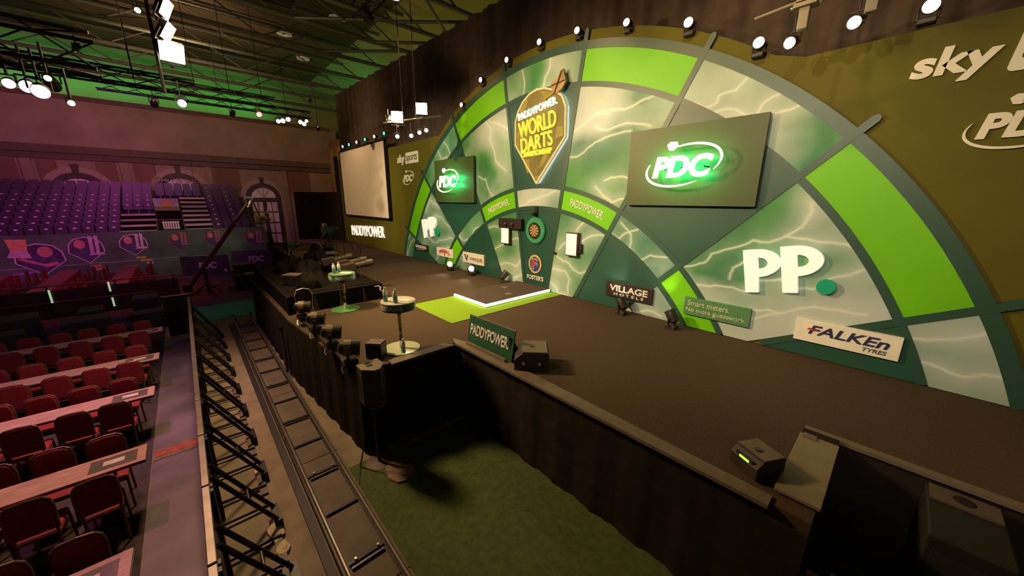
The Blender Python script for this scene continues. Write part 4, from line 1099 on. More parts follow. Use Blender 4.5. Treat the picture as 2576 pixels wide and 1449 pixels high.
def blinder(loc, aim, sc_, label, power=0, color=WARM, ang=120, target=None):
    """square four-cell flood lamp"""
    t = thing('flood_lamp', label, 'flood light', loc, 0, 'square flood lamps')
    T_ = basis(aim) @ Matrix.Scale(sc_, 4)
    MB().box(-.27, .27, 0.0, .16, -.25, .25).xf(T_).build('housing', m_blackmetal, t, bevel=0.012)
    for i_ in (-1, 1):
        for j_ in (-1, 1):
            MB().box(i_ * .13 - .125, i_ * .13 + .125, -.02, -.001, j_ * .12 - .115, j_ * .12 + .115).xf(T_).build('lamp_cell', m_flood, t)
    MB().path([T_ @ Vector((-.29, .08, 0)), T_ @ Vector((-.29, .08, -.33)), T_ @ Vector((.29, .08, -.33)), T_ @ Vector((.29, .08, 0))], .014).build('yoke', m_gunmetal, t)
    MB().tube(T_ @ Vector((0, .08, -.33)), T_ @ Vector((0, .08, -.42)), .03).build('clamp', m_gunmetal, t)
    if power:
        spot('beam', t, Vector(loc) + Vector(aim).normalized() * .06, target, power, color, ang, 0.6, 0.35)
    return t

# lamps standing along the arch top
m_blend = mat('soft_white_lens', (0.8, 0.8, 0.85), 0.2, emit=(0.9, 0.95, 1.0), estr=3.0)
ring_lamps = [(-3.39, 5.53), (-2.36, 6.03), (-1.19, 6.27), (0.03, 6.36), (1.2, 6.26), (2.45, 6.03), (3.71, 5.61), (4.87, 4.97), (6.69, 4.88)]
for k, (x, z) in enumerate(ring_lamps):
    aim = Vector((0.12, -1, -0.1)) if k < 8 else Vector((0.1, -1, -0.25))
    lb = 'bright white lamp on top of the arch, %s from the left' % ORD[k] if k < 8 else 'bright white lamp on the right wing wall top edge'
    moving_head((x, -0.05, z - 0.20), aim, 0.66 if k > 5 else 0.58, lb, m_lens if k in (6, 7, 8) else m_blend, 'lamps along the wall top')
# lamps above the projection screen
for k, x in enumerate([-14.9, -13.9, -12.75, -11.6, -10.45, -9.35]):
    g_ = k in (1, 3, 5)
    moving_head((x, -0.1, 5.02 + 0.17), (0.3, -0.9, -0.1), 0.6, ('green' if g_ else 'white') + ' lamp above the projection screen, %s from the left' % ORD[k], mat('green_lamp_lens', (0.1, 0.8, 0.3), 0.2, emit=(0.02, 1.0, 0.25), estr=3.5) if g_ else m_blend, 'lamps above the screen')
# floor lamps at the foot of the wall
fl = [(-3.95, -0.42, 'lit floor lamp at the wall foot under the cream red-lettered board', 1), (-2.72, -0.36, 'lit floor lamp at the wall foot under the grey-lettered board', 1), (-1.12, -0.28, 'silver floor lamp just left of the playing mat', 0), (3.0, -0.34, 'floor lamp under the black two-line board', 2), (4.16, -0.40, 'floor lamp between the lime stripe and the black board', 2)]
for x, y, lb, lit in fl:
    aim = {1: (0.75, -0.6, 0.12), 0: (0.3, 0.4, 0.6), 2: (-0.5, 0.1, 0.75)}[lit]
    tgt = {1: (x + 2, -4, 0.3), 0: (x, 0, 1.5), 2: (x - 0.7, 0, 1.6)}[lit]
    moving_head((x, y, 0.0), aim, 0.8, lb, m_warmlens if lit else mat('silver_lens', (0.7, 0.65, 0.55), 0.15, metal=0.6), 'floor lamps at the wall foot', power=60 if lit == 1 else 25 if lit == 2 else 0, color=SOFT, ang=70, target=tgt)

# small truss with two square floods left of the arch
t = thing('lamp_bar_truss', 'short silver bar carrying square floods left of the arch', 'truss', (-3.4, -1.95, 4.68))
MB().tube((-0.45, -0.65, 0.0), (0.30, 0.85, 0.30), 0.024).build('bar', m_chrome, t)
for a in (-0.2, 0.15): MB().tube((a * .4, a * 1.0, 0.0), (a * .4, a * 1.0, 3.4), 0.01).build('drop_wire', m_black, t)
tocam = Vector((7.0, -7.3, 2.5))
for k, (p, lb) in enumerate((((-3.65, -2.24, 4.86), 'lower square flood lamp on the bar left of the arch'), ((-3.28, -1.65, 5.12), 'upper square flood lamp on the bar left of the arch'))):
    blinder(p, tocam - Vector(p) + Vector((0, -1.5, 1.5)), 0.64, lb, power=260, target=(2, -8, -1), ang=150)
for k, p in enumerate([(-3.74, -2.24, 4.34), (-3.56, -1.88, 4.38), (-3.43, -1.67, 4.48), (-3.32, -1.5, 4.55)]):
    par_lamp(p, tocam - Vector(p), 0.5, 'small warm lamp hung under the flood bar, %s from the left' % ORD[k], m_warmlens, 'lamps under the flood bar', pole=0.28)
# hanging fixtures at the upper right
for k, (x, y, z) in enumerate([(5.62, -1.08, 4.95), (6.24, -0.96, 4.98)]):
    t = thing('hanging_fixture', ['grey hanging fixture with a side bar at upper right', 'grey hanging fixture nearest the right frame edge'][k], 'stage light', (x, y, z), 0.0, 'hanging fixtures')
    gm = mat('fixture_grey', (0.30, 0.25, 0.17), 0.5)
    MB().box(-.055, .055, -.055, .055, -.30, -.05).build('lamp_tube', gm, t, bevel=0.01)
    MB().box(-.12, .12, -.09, .09, -.05, .0).build('clamp_plate', gm, t, bevel=0.006)
    MB().box(-.10, .10, -.07, .07, .02, .06).build('clamp_plate', gm, t, bevel=0.006)
    MB().tube((0, 0, 0), (0, 0, 3.0), .02).build('drop_rod', m_gunmetal, t)
    MB().tube((-.55, -.05, -.02), (.5, .06, .12), .02).build('side_bar', gm, t)
    for s in (-1, 1): MB().lathe([(.02, 0), (.02, .03)], 8, origin=(.13 * s, 0, -.02), axis=(s, 0, 0)).build('bolt', m_chrome, t)
for k, p in enumerate([(5.5, -0.9, 4.60), (6.12, -0.85, 4.66)]):
    par_lamp(p, (-0.2, -0.9, -0.35), 0.6, ['warm small lamp hung beside the first grey fixture', 'warm small lamp hung beside the second grey fixture'][k], m_warmlens, 'lamps by the grey fixtures', pole=0.5)
# ------------------------------------------------------------------ riser with cameras, lamps and chairs on stage left
m_riser = mat('riser_black', (0.012, 0.010, 0.009), 0.95, spec=0.05)
t = thing('riser', 'black cloth covered riser on the left part of the stage', 'platform', (-4.2, -4.85, 0.0))
flat([(-2.4, -1.05), (2.3, -1.05), (2.38, -0.4), (2.35, 1.02), (-2.4, 1.05)], 0.002, 0.40, 'platform_body', m_riser, t)
MB().box(-2.42, 2.40, -1.12, -1.06, 0.004, 0.41).build('front_cloth', m_riser, t, bevel=0.01)
MB().box(-2.3, 2.2, -1.0, 1.0, 0.401, 0.412).build('top_cloth', mat('riser_top', (0.010, 0.008, 0.007), 0.95, spec=0.05), t)
for k in range(3):   # creases hanging at the near end
    MB().prism([(0.0, 0.01), (0.10, 0.01), (0.03, 0.39)], -0.01, 0.01).xf(Matrix.Translation((2.40, -0.6 + 0.55 * k, 0)) @ Matrix.Rotation(PI / 2, 4, 'Z')).build('cloth_fold', m_drape, t)
o = thing('cable_tie', 'small pale cable clip on the riser corner', 'cable', (-1.80, -3.95, 0.26))
MB().path([(0, 0, 0.1), (0.02, 0.05, 0.06), (0.03, 0.02, 0.0), (0.02, 0.1, -0.06)], 0.015).build('clip', m_white, o)
MB().path([(0, 0, 0.1), (0, -0.1, 0.1)], 0.01).build('cable_end', m_white, o)
def profile_lamp(loc, rz, tilt, label):
    t = thing('profile_lamp', label, 'stage light', loc, rz, 'long profile lamps on the riser')
    body = mat('profile_body', (0.07, 0.055, 0.035), 0.4, namt=0.2)
    T_ = Matrix.Translation((0, 0, 0.34)) @ Matrix.Rotation(tilt, 4, 'X')
    MB().box(-.11, .11, -.42, -.08, -.10, .11).xf(T_).build('lamp_house', body, t, bevel=0.02)
    MB().lathe([(.085, -.08), (.085, .22), (.10, .23), (.10, .42)], 16, axis=(0, 1, 0)).xf(T_).build('lens_tube', body, t)
    MB().lathe([(.09, .421), (.09, .43)], 16, axis=(0, 1, 0)).xf(T_).build('lens', mat('dull_lens', (0.1, 0.05, 0.03), 0.3), t)
    MB().path([(-.13, 0, .34), (-.13, 0, .1), (.13, 0, .1), (.13, 0, .34)], .014).build('yoke', m_gunmetal, t)
    MB().lathe([(.12, 0), (.12, .02), (.03, .03), (.03, .1)], 14).build('floor_base', m_blackmetal, t)
    MB().tube((-.15, 0, .34), (-.2, 0, .34), .03).build('lock_knob', m_chrome, t)
profile_lamp((-2.9, -4.05, 0.412), 0.08, 0.10, 'long profile lamp on the riser, nearest the green high table')
profile_lamp((-3.5, -4.0, 0.412), 0.05, 0.10, 'long profile lamp on the riser, second from the high table')
profile_lamp((-4.3, -4.15, 0.412), -0.1, 0.16, 'long profile lamp on the riser, third from the high table')
# equipment covered with black cloth
for k, (x, y, sx, sy, sz, lb) in enumerate([(-2.75, -5.25, .42, .35, .34, 'black cloth heap over equipment at the near end of the riser'), (-3.9, -5.1, .5, .4, .45, 'black cloth heap over equipment in the middle of the riser'), (-5.3, -5.2, .6, .4, .32, 'black cloth heap over equipment at the left of the riser'), (-5.9, -4.3, .45, .4, .42, 'black cloth heap over equipment at the back of the riser')]):
    bm = bmesh.new(); bmesh.ops.create_icosphere(bm, subdivisions=3, radius=1.0)
    rr = random.Random(40 + k)
    ph = [rr.uniform(0, 6) for _ in range(4)]
    for v in bm.verts:
        a = math.atan2(v.co.y, v.co.x)
        f = 1 + 0.22 * math.sin(3 * a + ph[0]) + 0.10 * math.sin(8 * a + ph[1]) + 0.14 * math.sin(5 * v.co.z + 2 * a + ph[2])
        zz = max(0.0, v.co.z)
        v.co = Vector((v.co.x * f * sx * (1.0 - .25 * zz), v.co.y * f * sy * (1.0 - .25 * zz), zz ** .6 * sz * (1 + .25 * math.sin(4 * a + ph[3]))))
    me = bpy.data.meshes.new('covered_equipment'); bm.to_mesh(me); bm.free()
    o = link('covered_equipment', me, m_riser, smooth=True); o.location = (x, y, 0.412)
    tag(o, lb, 'covered equipment', 'cloth heaps on the riser')
# desk, monitors, broadcast cameras
t = thing('control_desk', 'small grey desk on the stage behind the riser', 'desk', (-7.0, -3.9, 0))
MB().box(-.25, .25, -.5, .5, .58, .63).build('desk_top', mat('desk_grey', (0.20, 0.17, 0.12), 0.5), t, bevel=0.006)
for sx in (-1, 1):
    for sy in (-1, 1): MB().box(sx * .21 - .02, sx * .21 + .02, sy * .45 - .02, sy * .45 + .02, 0, .58).build('leg', m_gunmetal, t)
MB().box(-.22, .22, -.46, .46, .25, .5).build('modesty_panel', mat('desk_brown', (0.05, 0.035, 0.025), 0.6), t)
def tv_camera(loc, rz, label, h=0.95):
    t = thing('broadcast_camera', label, 'camera', loc, rz, 'broadcast cameras')
    MB().box(-.1, .1, -.25, .2, h, h + .25).build('camera_body', mat('camera_black', (0.03, 0.027, 0.024), 0.45), t, bevel=0.015)
    MB().lathe([(.08, .2), (.08, .38), (.1, .4), (.1, .5)], 14, origin=(0, 0, h + .12), axis=(0, 1, 0)).build('camera_lens', m_blackmetal, t)
    MB().box(-.07, .07, -.2, -.05, h + .27, h + .40).build('viewfinder', mat('viewfinder_grey', (0.12, 0.10, 0.08), 0.45), t, bevel=0.01)
    MB().path([(.1, -.2, h + .05), (.2, -.45, h - .1), (.22, -.5, h - .12)], .014).build('pan_bar', m_chrome, t)
    MB().lathe([(.1, h - .1), (.08, h)], 12).build('pan_head', m_blackmetal, t)
    for a in (0.3, 2.4, 4.5):
        MB().tube((0, 0, h - .08), (.42 * math.cos(a), .42 * math.sin(a), 0.02), .022).build('leg', m_blackmetal, t)
    return t
tv_camera((-7.6, -4.75, 0.0), 0.9, 'broadcast camera on a tripod left of the small desk', 0.75)
tv_camera((-9.0, -3.05, 0.0), 0.4, 'tall broadcast camera on a tripod against the black wing curtain', 1.15)
t = thing('equipment_case', 'low black equipment case under the tall camera', 'case', (-9.3, -3.2, 0))
MB().box(-.55, -.45 + .9, -.5, .1, 0, .02).build('plinth', m_black, t)
MB().box(-.3, .3, -.3, .3, .02, .55).build('case_body', m_black, t, bevel=0.02)
MB().box(-.31, .31, -.31, .31, .36, .38).build('case_rim', m_gunmetal, t)
t = thing('clutter_case', 'black lighting case on the riser behind the green table', 'case', (-4.9, -4.5, 0.412))
MB().box(-.4, .4, -.3, .3, 0, .2).build('case_body', m_blackmetal, t, bevel=0.02)
MB().path([(-.3, -.32, .12), (-.3, -.4, .14), (.3, -.4, .14), (.3, -.32, .12)], .014).build('handle', m_chrome, t)
t = thing('small_lamp', 'little lamp with white cap at the left end of the riser', 'lamp', (-6.2, -5.05, 0.412))
MB().lathe([(.05, 0), (.05, .02), (.015, .03), (.015, .16)], 12).build('stand', m_gunmetal, t)
MB().lathe([(.02, .16), (.05, .18), (.05, .23), (.02, .26)], 12).build('cap', m_white, t, smooth=True)
MB().tube((0, 0, .2), (.1, .45, .2), .014).build('arm', m_gunmetal, t)
def side_chair(loc, rz, label):
    t = thing('side_chair', label, 'chair', loc, rz, 'pale framed chairs on stage')
    fr = mat('chair_frame_pale', (0.55, 0.48, 0.36), 0.35, metal=0.3)
    up = [(-.19, .2, .40), (-.21, .24, .72), (-.15, .27, .88), (0, .28, .92), (.15, .27, .88), (.21, .24, .72), (.19, .2, .40)]
    MB().path(up, .014).build('back_frame', fr, t)
    MB().prism([(-.18, .42), (.18, .42), (.195, .72), (.14, .87), (0, .905), (-.14, .87), (-.195, .72)], 0.22, 0.25).build('backrest', mat('dark_brown_fabric', (0.03, 0.02, 0.016), 0.8), t)
    MB().box(-.2, .2, -.2, .2, .38, .45).build('seat', mat('dark_brown_fabric', (0.03, 0.02, 0.016), 0.8), t, bevel=0.02)
    for x in (-.19, .19):
        for y in (-.18, .2): MB().tube((x, y, .4), (x * 1.05, y * 1.1, 0), .014).build('leg', fr, t)
side_chair((-8.2, -3.75, 0.0), -1.9, 'pale framed chair beside the tall camera')
side_chair((-1.42, -5.72, 0.0), -1.75, 'pale framed chair at the near end of the riser')
bpy.data.objects['side_chair.001'].scale = (0.76, 0.76, 0.76)
# step rails near the wall
t = thing('stair_rail', 'thin grey stair rail at the back of the stage', 'rail', (-10.5, -1.75, 0))
for x in (-0.9, 0.2): MB().path([(x, -.35, 0), (x, -.35, .55), (x + .1, .2, .55), (x + .1, .35, .25), (x + .1, .35, 0)], .02).build('hoop', m_gunmetal, t)
MB().tube((-.9, -.35, .5), (.2, -.35, .5), .016).build('cross_bar', m_gunmetal, t)

# moving heads on a pipe along the stage front
t = thing('lamp_pipe', 'black pipe along the stage front carrying lamps', 'pipe', (0.5, -5.87, 0.0))
MB().tube((-2.0, 0, 0.1), (1.35, 0, 0.1), 0.028).build('pipe', m_gunmetal, t)
for x in (-1.8, -.6, .5, 1.2): MB().box(x - .03, x + .03, -.03, .1, -.02, .12).build('bracket', m_blackmetal, t)
for k, x in enumerate([-0.93, 0.03, 0.95, 1.80]):
    h_ = moving_head((x, -5.87, 0.128), (0.35, 0.9, -0.1), 0.88, 'black stage-edge lamp, %s along the front pipe from the riser' % ORD[k], mat('dark_lens', (0.06, 0.05, 0.03), 0.15), 'lamps on the front pipe')
    MB().path([(.0, -.10, -.0), (.05, -.13, -.05), (.09, -.12, -.08)], .012).build('clamp', m_chrome, h_)
    MB().lathe([(.115, -.06), (.115, .04)], 16, axis=(0.35, 0.9, -0.1), origin=(0, 0, .264)).build('head_sheen', mat('sheen_tan', (0.20, 0.16, 0.09), 0.4), h_)  # tan band puts the sheen of the lamp heads into colour

# ------------------------------------------------------------------ dolly track
dt = thing('dolly_track', 'long camera dolly track on a low platform before the stage', 'track', (0, -6.42, F))
m_plat = mat('track_board', (0.12, 0.088, 0.062), 0.7, nscale=4, namt=0.2)
xb = np.arange(-6.9, 6.5, 1.22)
for x in xb:
    MB().box(x + 0.006, x + 1.214, -0.29, 0.27, 0.0, 0.11).build('platform_board', m_plat, dt, bevel=0.004)
for y in (-0.25, 0.20):
    MB().tube((-6.7, y, 0.15), (6.5, y, 0.15), 0.022).build('rail', mat('rail_steel', (0.20, 0.165, 0.13), 0.35, metal=0.6), dt)
    MB().box(-6.7, 6.5, y - 0.035, y + 0.035, 0.11, 0.128).build('rail_foot', m_blackmetal, dt)
for k, x in enumerate(np.arange(-6.2, 6.4, 0.82)):
    MB().box(x - 0.022, x + 0.022, -0.22, 0.17, 0.112, 0.135).build('sleeper', m_blackmetal, dt)
    if k % 2 == 0:
        MB().box(x + 0.06, x + 0.085, -0.2, 0.15, 0.112, 0.14).build('sleeper', m_gunmetal, dt)
        for y in (-0.14, 0.10): MB().tube((x + 0.02, y, 0.12), (x + 0.02, y, 0.18), 0.014).build('tie_bolt', m_chrome, dt)
for s in (-1, 1): MB().path([(-6.75, s * .2 - .02, .15), (-6.85, s * .2 - .02, .28), (-6.95, s * .26 - .02, .3)], .02).build('end_stop', m_blackmetal, dt)
o = MB().box(-6.9, 6.5, -6.82, -6.73, F, F + 0.05).build('shadow_strip', mat('shadow_strip_dark', (0.022, 0.015, 0.02), 0.6)); tag(o, 'dark strip standing for the shadow along the dolly track', 'cable cover')  # dark strip laid in place of the shadow beside the track

# ------------------------------------------------------------------ crowd barrier with braces
m_bar = mat('barrier_black', (0.022, 0.018, 0.016), 0.45, metal=0.4)
m_barp = mat('barrier_panel', (0.06, 0.05, 0.055), 0.4, metal=0.5)
k = 0
xx = -6.3
while xx < 5.5:
    t = thing('crowd_barrier', 'black crowd barrier bay with rear braces, %s from the far end' % ORD[k], 'barrier', (xx + 0.5, -7.6, F), 0, 'crowd barrier bays')
    MB().box(-0.49, 0.49, -0.015, 0.015, 0.08, 1.16).build('panel', m_barp, t)
    MB().box(-0.5, 0.5, -0.03, 0.03, 1.16, 1.20).build('top_rail', mat('barrier_rail', (0.17, 0.135, 0.12), 0.4, metal=0.6), t, bevel=0.006)
    for x in (-0.47, 0.47): MB().box(x - 0.025, x + 0.025, 0.0, 0.05, 0.0, 1.16).build('post', m_bar, t)
    for x in (-0.12, 0.12):
        MB().tube((x, 0.03, 1.02), (x, 0.53, 0.10), 0.024).build('brace', m_bar, t)
    MB().box(-0.16, 0.16, 0.49, 0.57, 0.0, 0.13).build('brace_foot', m_bar, t)
    MB().tube((-0.14, 0.30, 0.53), (0.14, 0.30, 0.53), 0.014).build('brace_tie', m_bar, t)
    for x in (-0.3, 0.3):
        MB().tube((x, 0.02, 0.05), (x, 0.52, 0.04), 0.018).build('foot_bar', m_bar, t)
    MB().box(-0.46, 0.46, 0.44, 0.52, 0.01, 0.03).build('tread_plate', mat('tread', (0.13, 0.10, 0.07), 0.6), t)
    xx += 1.02; k += 1
t = thing('barrier_end_board', 'black end board with pale edge at the far end of the barrier', 'barrier', (-6.45, -7.6, F))
MB().box(-0.02, 0.02, -0.55, 0.03, 0.1, 1.25).build('board', m_black, t)
MB().box(-0.03, 0.03, -0.56, 0.04, 1.25, 1.27).build('top_edge', m_chrome, t)
MB().box(-0.03, 0.03, 0.03, 0.05, 0.1, 1.27).build('side_edge', mat('barrier_rail', (0.34, 0.27, 0.22), 0.35, metal=0.6), t)
# crumpled pale litter by the barrier feet
for k, (x, y, s) in enumerate([(2.55, -7.12, 0.16), (2.85, -7.10, 0.10), (1.25, -7.12, 0.09), (0.1, -7.1, 0.08)]):
    bm = bmesh.new(); bmesh.ops.create_icosphere(bm, subdivisions=2, radius=s)
    for v in bm.verts: v.co = Vector((v.co.x * 1.4, v.co.y * 0.8, max(0.0, v.co.z * 0.22))) * random.uniform(0.5, 0.9)
    me = bpy.data.meshes.new('crumpled_paper'); bm.to_mesh(me); bm.free()
    o = link('crumpled_paper', me, mat('paper_tan', (0.5, 0.40, 0.24), 0.8)); o.location = (x, y, F + 0.03)
    tag(o, ['largest crumpled tan paper at the near barrier foot', 'small crumpled paper beside the largest one', 'crumpled paper at a middle barrier foot', 'farthest crumpled paper by the barrier'][k], 'litter', 'paper litter by the barrier')

# ------------------------------------------------------------------ red chairs and long tables (near block)
def banquet_chair(name, label, group):
    t = thing(name, label, 'chair', (0, 0, 0), 0, group)
    MB().box(-.155, .155, -.20, .20, .40, .47).build('seat', m_red, t, bevel=0.03)
    pr = [(-.145, .50), (.145, .50), (.155, .76), (.14, .85), (.105, .885), (0, .895), (-.105, .885), (-.14, .85), (-.155, .76)]
    MB().prism(pr, .17, .22).build('backrest', m_red, t, bevel=0.012)
    MB().path([(x * 1.05, .2 , z + (.008 if z > .6 else 0)) for x, z in pr[1:] + pr[:1]], .014).build('back_frame', m_frame, t)
    for x in (-.14, .14):
        MB().tube((x, .2, .5), (x, .24, 0), .013).build('leg', m_frame, t)
        MB().tube((x, -.18, .44), (x, -.20, 0), .013).build('leg', m_frame, t)
    MB().tube((-.14, .2, .44), (.14, .2, .44), .011).build('back_rail', m_frame, t)
    return t
ch0 = None
TXS = [(-5.03, 'farthest'), (-2.93, 'second farthest'), (-1.08, 'middle'), (0.94, 'second nearest'), (2.88, 'nearest')]
m_tprint = mat('table_end_print', (0.10, 0.08, 0.07), 0.3)
for x, nm in TXS:
    t = thing('long_table', 'narrow pink-lit long table, %s of the near block' % nm, 'table', (x, -10.2, F), 0, 'long tables of the near block')
    MB().box(-.20, .20, -1.95, 2.03, .725, .75).build('table_top', m_board, t, bevel=0.006)
    MB().box(-.205, .205, -1.95, 2.035, .715, .727).build('top_edging', m_bblack, t)
    MB().box(-.13, .13, 1.55, 1.95, .7505, .753).build('end_print', m_tprint, t)
    MB().box(-.05, .05, 1.66, 1.84, .7535, .755).build('print_mark', mat('print_pale', (0.5, 0.42, 0.40), 0.4), t)
    for y in (-1.7, -.1, 1.7):
        for s in (-1, 1):
            MB().tube((s * .16, y, .72), (s * .17, y, 0), .016).build('leg', m_blackmetal, t)
        MB().tube((-.16, y, .3), (.16, y, .3), .012).build('stretcher', m_blackmetal, t)
    for side, dx, rz, sd in ((1, 0.50, -PI / 2, 'stage-entrance side'), (-1, -0.45, PI / 2, 'far side')):
        sd = 'near side' if side > 0 else 'far side'
        if x > 2 and side > 0: continue
        for q in range(6):
            y = -8.55 - 0.44 * q + random.uniform(-.02, .02)
            if x < -1.5 or y > -11.0 and q < 5:
                lb = 'red chair on the %s of the %s near table, %s from the aisle' % (sd, nm, ORD[q])
                loc = (x + dx - side * 0.17 + random.uniform(-.03, .03), y, F); rr = rz + random.uniform(-.08, .08)
                if ch0 is None:
                    ch0 = banquet_chair('banquet_chair', lb, 'red chairs along the near tables'); ch0.location = loc; ch0.rotation_euler = (0, 0, rr)
                else:
                    dup(ch0, loc, rr, lb)

# ------------------------------------------------------------------ far block: rail, red cloth tables, chairs
t = thing('hand_rail', 'low dark hand rail with shining bars on its posts across the hall', 'rail', (-11.4, -10.6, F))
rm = mat('rail_metal', (0.30, 0.20, 0.20), 0.3, metal=0.7)
MB().tube((0, -3.5, 1.1), (0, 2.7, 1.1), .028).build('top_rail', rm, t)
MB().tube((0, -2.6, 0.55), (0, 2.0, 0.55), .02).build('mid_rail', rm, t)
MB().box(-.02, .0, -3.5, 2.7, .05, .95).build('dark_panel', mat('rail_panel', (0.02, 0.012, 0.014), 0.6), t)
glow = mat('shine_bar', (0.5, 0.6, 0.45), 0.4, emit=(0.65, 1.0, 0.6), estr=0.45)  # reflecting bars on the posts, their shine put in as faint emission
for y in (-3.4, -1.9, -.4, 1.1, 2.6): MB().tube((0, y, 0), (0, y, 1.1), .022).build('post', m_blackmetal, t)
for y, z0, z1 in ((-.36, .55, .98), (.95, .72, 1.06), (.95, .18, .50)): MB().tube((.04, y, z0), (.04, y, z1), .026).build('shine_bar', glow, t)
for k, (x, y, sx, sy, sz) in enumerate([(-9.6, -8.7, .9, .6, .75), (-9.4, -9.9, .8, .5, .6), (-8.2, -8.5, .5, .9, .55), (-7.9, -9.8, .7, .9, .65), (-9.0, -11.2, .9, .8, .7), (-7.6, -11.2, .6, .8, .6)]):
    t = thing('flight_case', 'dark flight case in the shadowed bay, %s of six' % ORD[k], 'case', (x, y, F), 0.05 * k, 'flight cases in the dark bay')
    MB().box(-sx / 2, sx / 2, -sy / 2, sy / 2, .06, sz).build('case_body', mat('case_black', (0.022, 0.016, 0.02), 0.6), t, bevel=0.02)
    MB().box(-sx / 2 - .005, sx / 2 + .005, -sy / 2 - .005, sy / 2 + .005, sz * .7, sz * .7 + .03).build('case_rim', m_gunmetal, t)
    for a in (-1, 1):
        for b in (-1, 1): MB().lathe([(.03, 0), (.03, .06)], 8, origin=(a * sx * .4, b * sy * .4, 0)).build('castor', m_blackmetal, t)
m_redcloth = mat('red_cloth', (0.30, 0.03, 0.035), 0.8, namt=0.2); m_redtop = mat('red_table_top', (0.36, 0.10, 0.12), 0.6, namt=0.15)
ch1 = None
for k, yc in enumerate([-9.6, -11.45, -13.3]):
    nm = ['right', 'middle', 'left'][k]
    t = thing('red_table', 'long red-lit table, the %s of three before the far stand' % nm, 'table', (-14.7, yc, F), 0, 'red tables of the far block')
    MB().box(-3.2, 3.2, -.27, .27, .72, .75).build('table_top', m_redtop, t)
    MB().box(-3.18, 3.18, .25, .268, .08, .72).build('cloth_drop', m_redcloth, t)
    MB().box(3.16, 3.19, -.26, .26, .08, .72).build('cloth_drop', m_redcloth, t)
    for s in (-1, 1):
        for q in (-1, 1): MB().tube((s * 2.9, q * .2, .72), (s * 2.9, q * .2, 0), .02).build('leg', m_blackmetal, t)
    for side in (-1, 1):
        for q in range(6):
            loc = (-17.4 + q * 1.05 + random.uniform(-.1, .1), yc + side * .52, F); rr = (PI if side < 0 else 0) + random.uniform(-.3, .3)
            lb = 'red chair on the %s side of the %s far table, %s from the stand' % ('left' if side < 0 else 'right', nm, ORD[q])
            if ch1 is None:
                ch1 = banquet_chair('red_chair', lb, 'red chairs along the far tables'); ch1.location = loc; ch1.rotation_euler = (0, 0, rr)
            else: dup(ch1, loc, rr, lb)

# ------------------------------------------------------------------ low ringed boards at the far side
for k, (x, y, rz) in enumerate([(-17.2, -6.9, 1.2), (-18.2, -4.7, 1.35), (-18.0, -2.6, 1.45)]):
    t = thing('floor_board', ['low black barrier board with dim logo, left of three', 'low black barrier board with dim logo, behind the equipment cart', 'low black barrier board with dim logo, nearest the wing curtain'][k], 'barrier', (x, y, F), rz, 'low logo boards')
    MB().box(-1.0, 1.0, 0, .05, 0.02, 1.02).build('board', mat('board_dark', (0.035, 0.025, 0.03), 0.5), t)
    lettering('PDC', .75, .34, mat('dim_white', (0.42, 0.34, 0.36), 0.5), t, (0.1, -.01, .52), .02, .03, .1)
    for s in (-1, 1): MB().box(s * .8 - .03, s * .8 + .03, -.1, .25, 0, .03).build('foot', m_blackmetal, t)
# equipment cart with hoses
t = thing('equipment_cart', 'dark equipment cart with a yellow strap near the crane', 'cart', (-12.3, -5.7, F))
MB().box(-.4, .4, -.45, .45, .35, .8).build('cart_body', m_black, t, bevel=0.02)
MB().box(-.35, .35, -.4, .4, .8, 1.15).build('cart_box', m_blackmetal, t, bevel=0.02)
MB().box(.405, .42, -.1, .4, .72, .80).build('yellow_strap', mat('strap_yellow', (0.45, 0.36, 0.03), 0.6), t)
MB().path([(.45, -.75, .15), (.45, -.7, .95)], .016).build('upright', m_chrome, t)
MB().lathe([(.02, 0), (.05, .03), (.05, .08), (.02, .1)], 10, origin=(.45, -.7, .95)).build('knob', mat('pink_knob', (0.6, 0.35, 0.35), 0.5), t)
MB().path([(.45, -.5, .72), (.45, -.15, .72)], .012).build('bar', m_chrome, t)
MB().path([(.45, -.35, .80), (.45, -.05, .05)], .012).build('strut', m_chrome, t)
for a in (-1, 1):
    for b in (-1, 1): MB().lathe([(.06, -.03), (.06, .03)], 12, origin=(a * .33, b * .4, .06), axis=(0, 1, 0)).build('wheel', m_blackmetal, t)
    MB().box(a * .33 - .02, a * .33 + .02, -.4, .4, .06, .36).build('side_frame', m_blackmetal, t)
# camera crane
t = thing('camera_crane', 'black camera crane arm raised in front of the far arched window', 'crane', (-12.0, -7.05, F))
MB().tube((0, 0, .05), (0, 0, 1.0), .06).build('column', m_blackmetal, t)
for a in (0.3, 2.4, 4.5): MB().tube((0, 0, .5), (.6 * math.cos(a), .6 * math.sin(a), .03), .035).build('leg', m_blackmetal, t)
MB().tube((0, -.5, .55), (0, 1.8, 3.72), .06).build('arm', mat('crane_black', (0.02, 0.012, 0.014), 0.5), t)
MB().tube((0, -.5, .42), (0, 1.72, 3.5), .03).build('lower_arm', m_black, t)
MB().tube((0, 1.78, 3.55), (0, 2.0, 3.95), .055, .03).build('arm_tip', m_chrome, t)
MB().box(-.12, .12, 1.72, 2.02, 3.92, 4.0).build('tip_bracket', m_chrome, t)
MB().box(-.16, .16, 1.95, 2.4, 2.95, 3.2).build('camera_head', mat('head_gold', (0.16, 0.12, 0.05), 0.35, metal=0.6), t, bevel=0.03)
MB().tube((0, 1.98, 3.8), (0, 2.15, 3.2), .03).build('drop_bar', m_blackmetal, t)
MB().path([(0, 2.0, 3.32), (0, 2.45, 3.32), (0, 2.5, 3.6)], .018).build('handle', m_chrome, t)
MB().lathe([(.09, 0), (.09, .25)], 12, origin=(.16, 2.2, 3.06), axis=(1, 0, 0)).build('camera_lens', m_blackmetal, t)
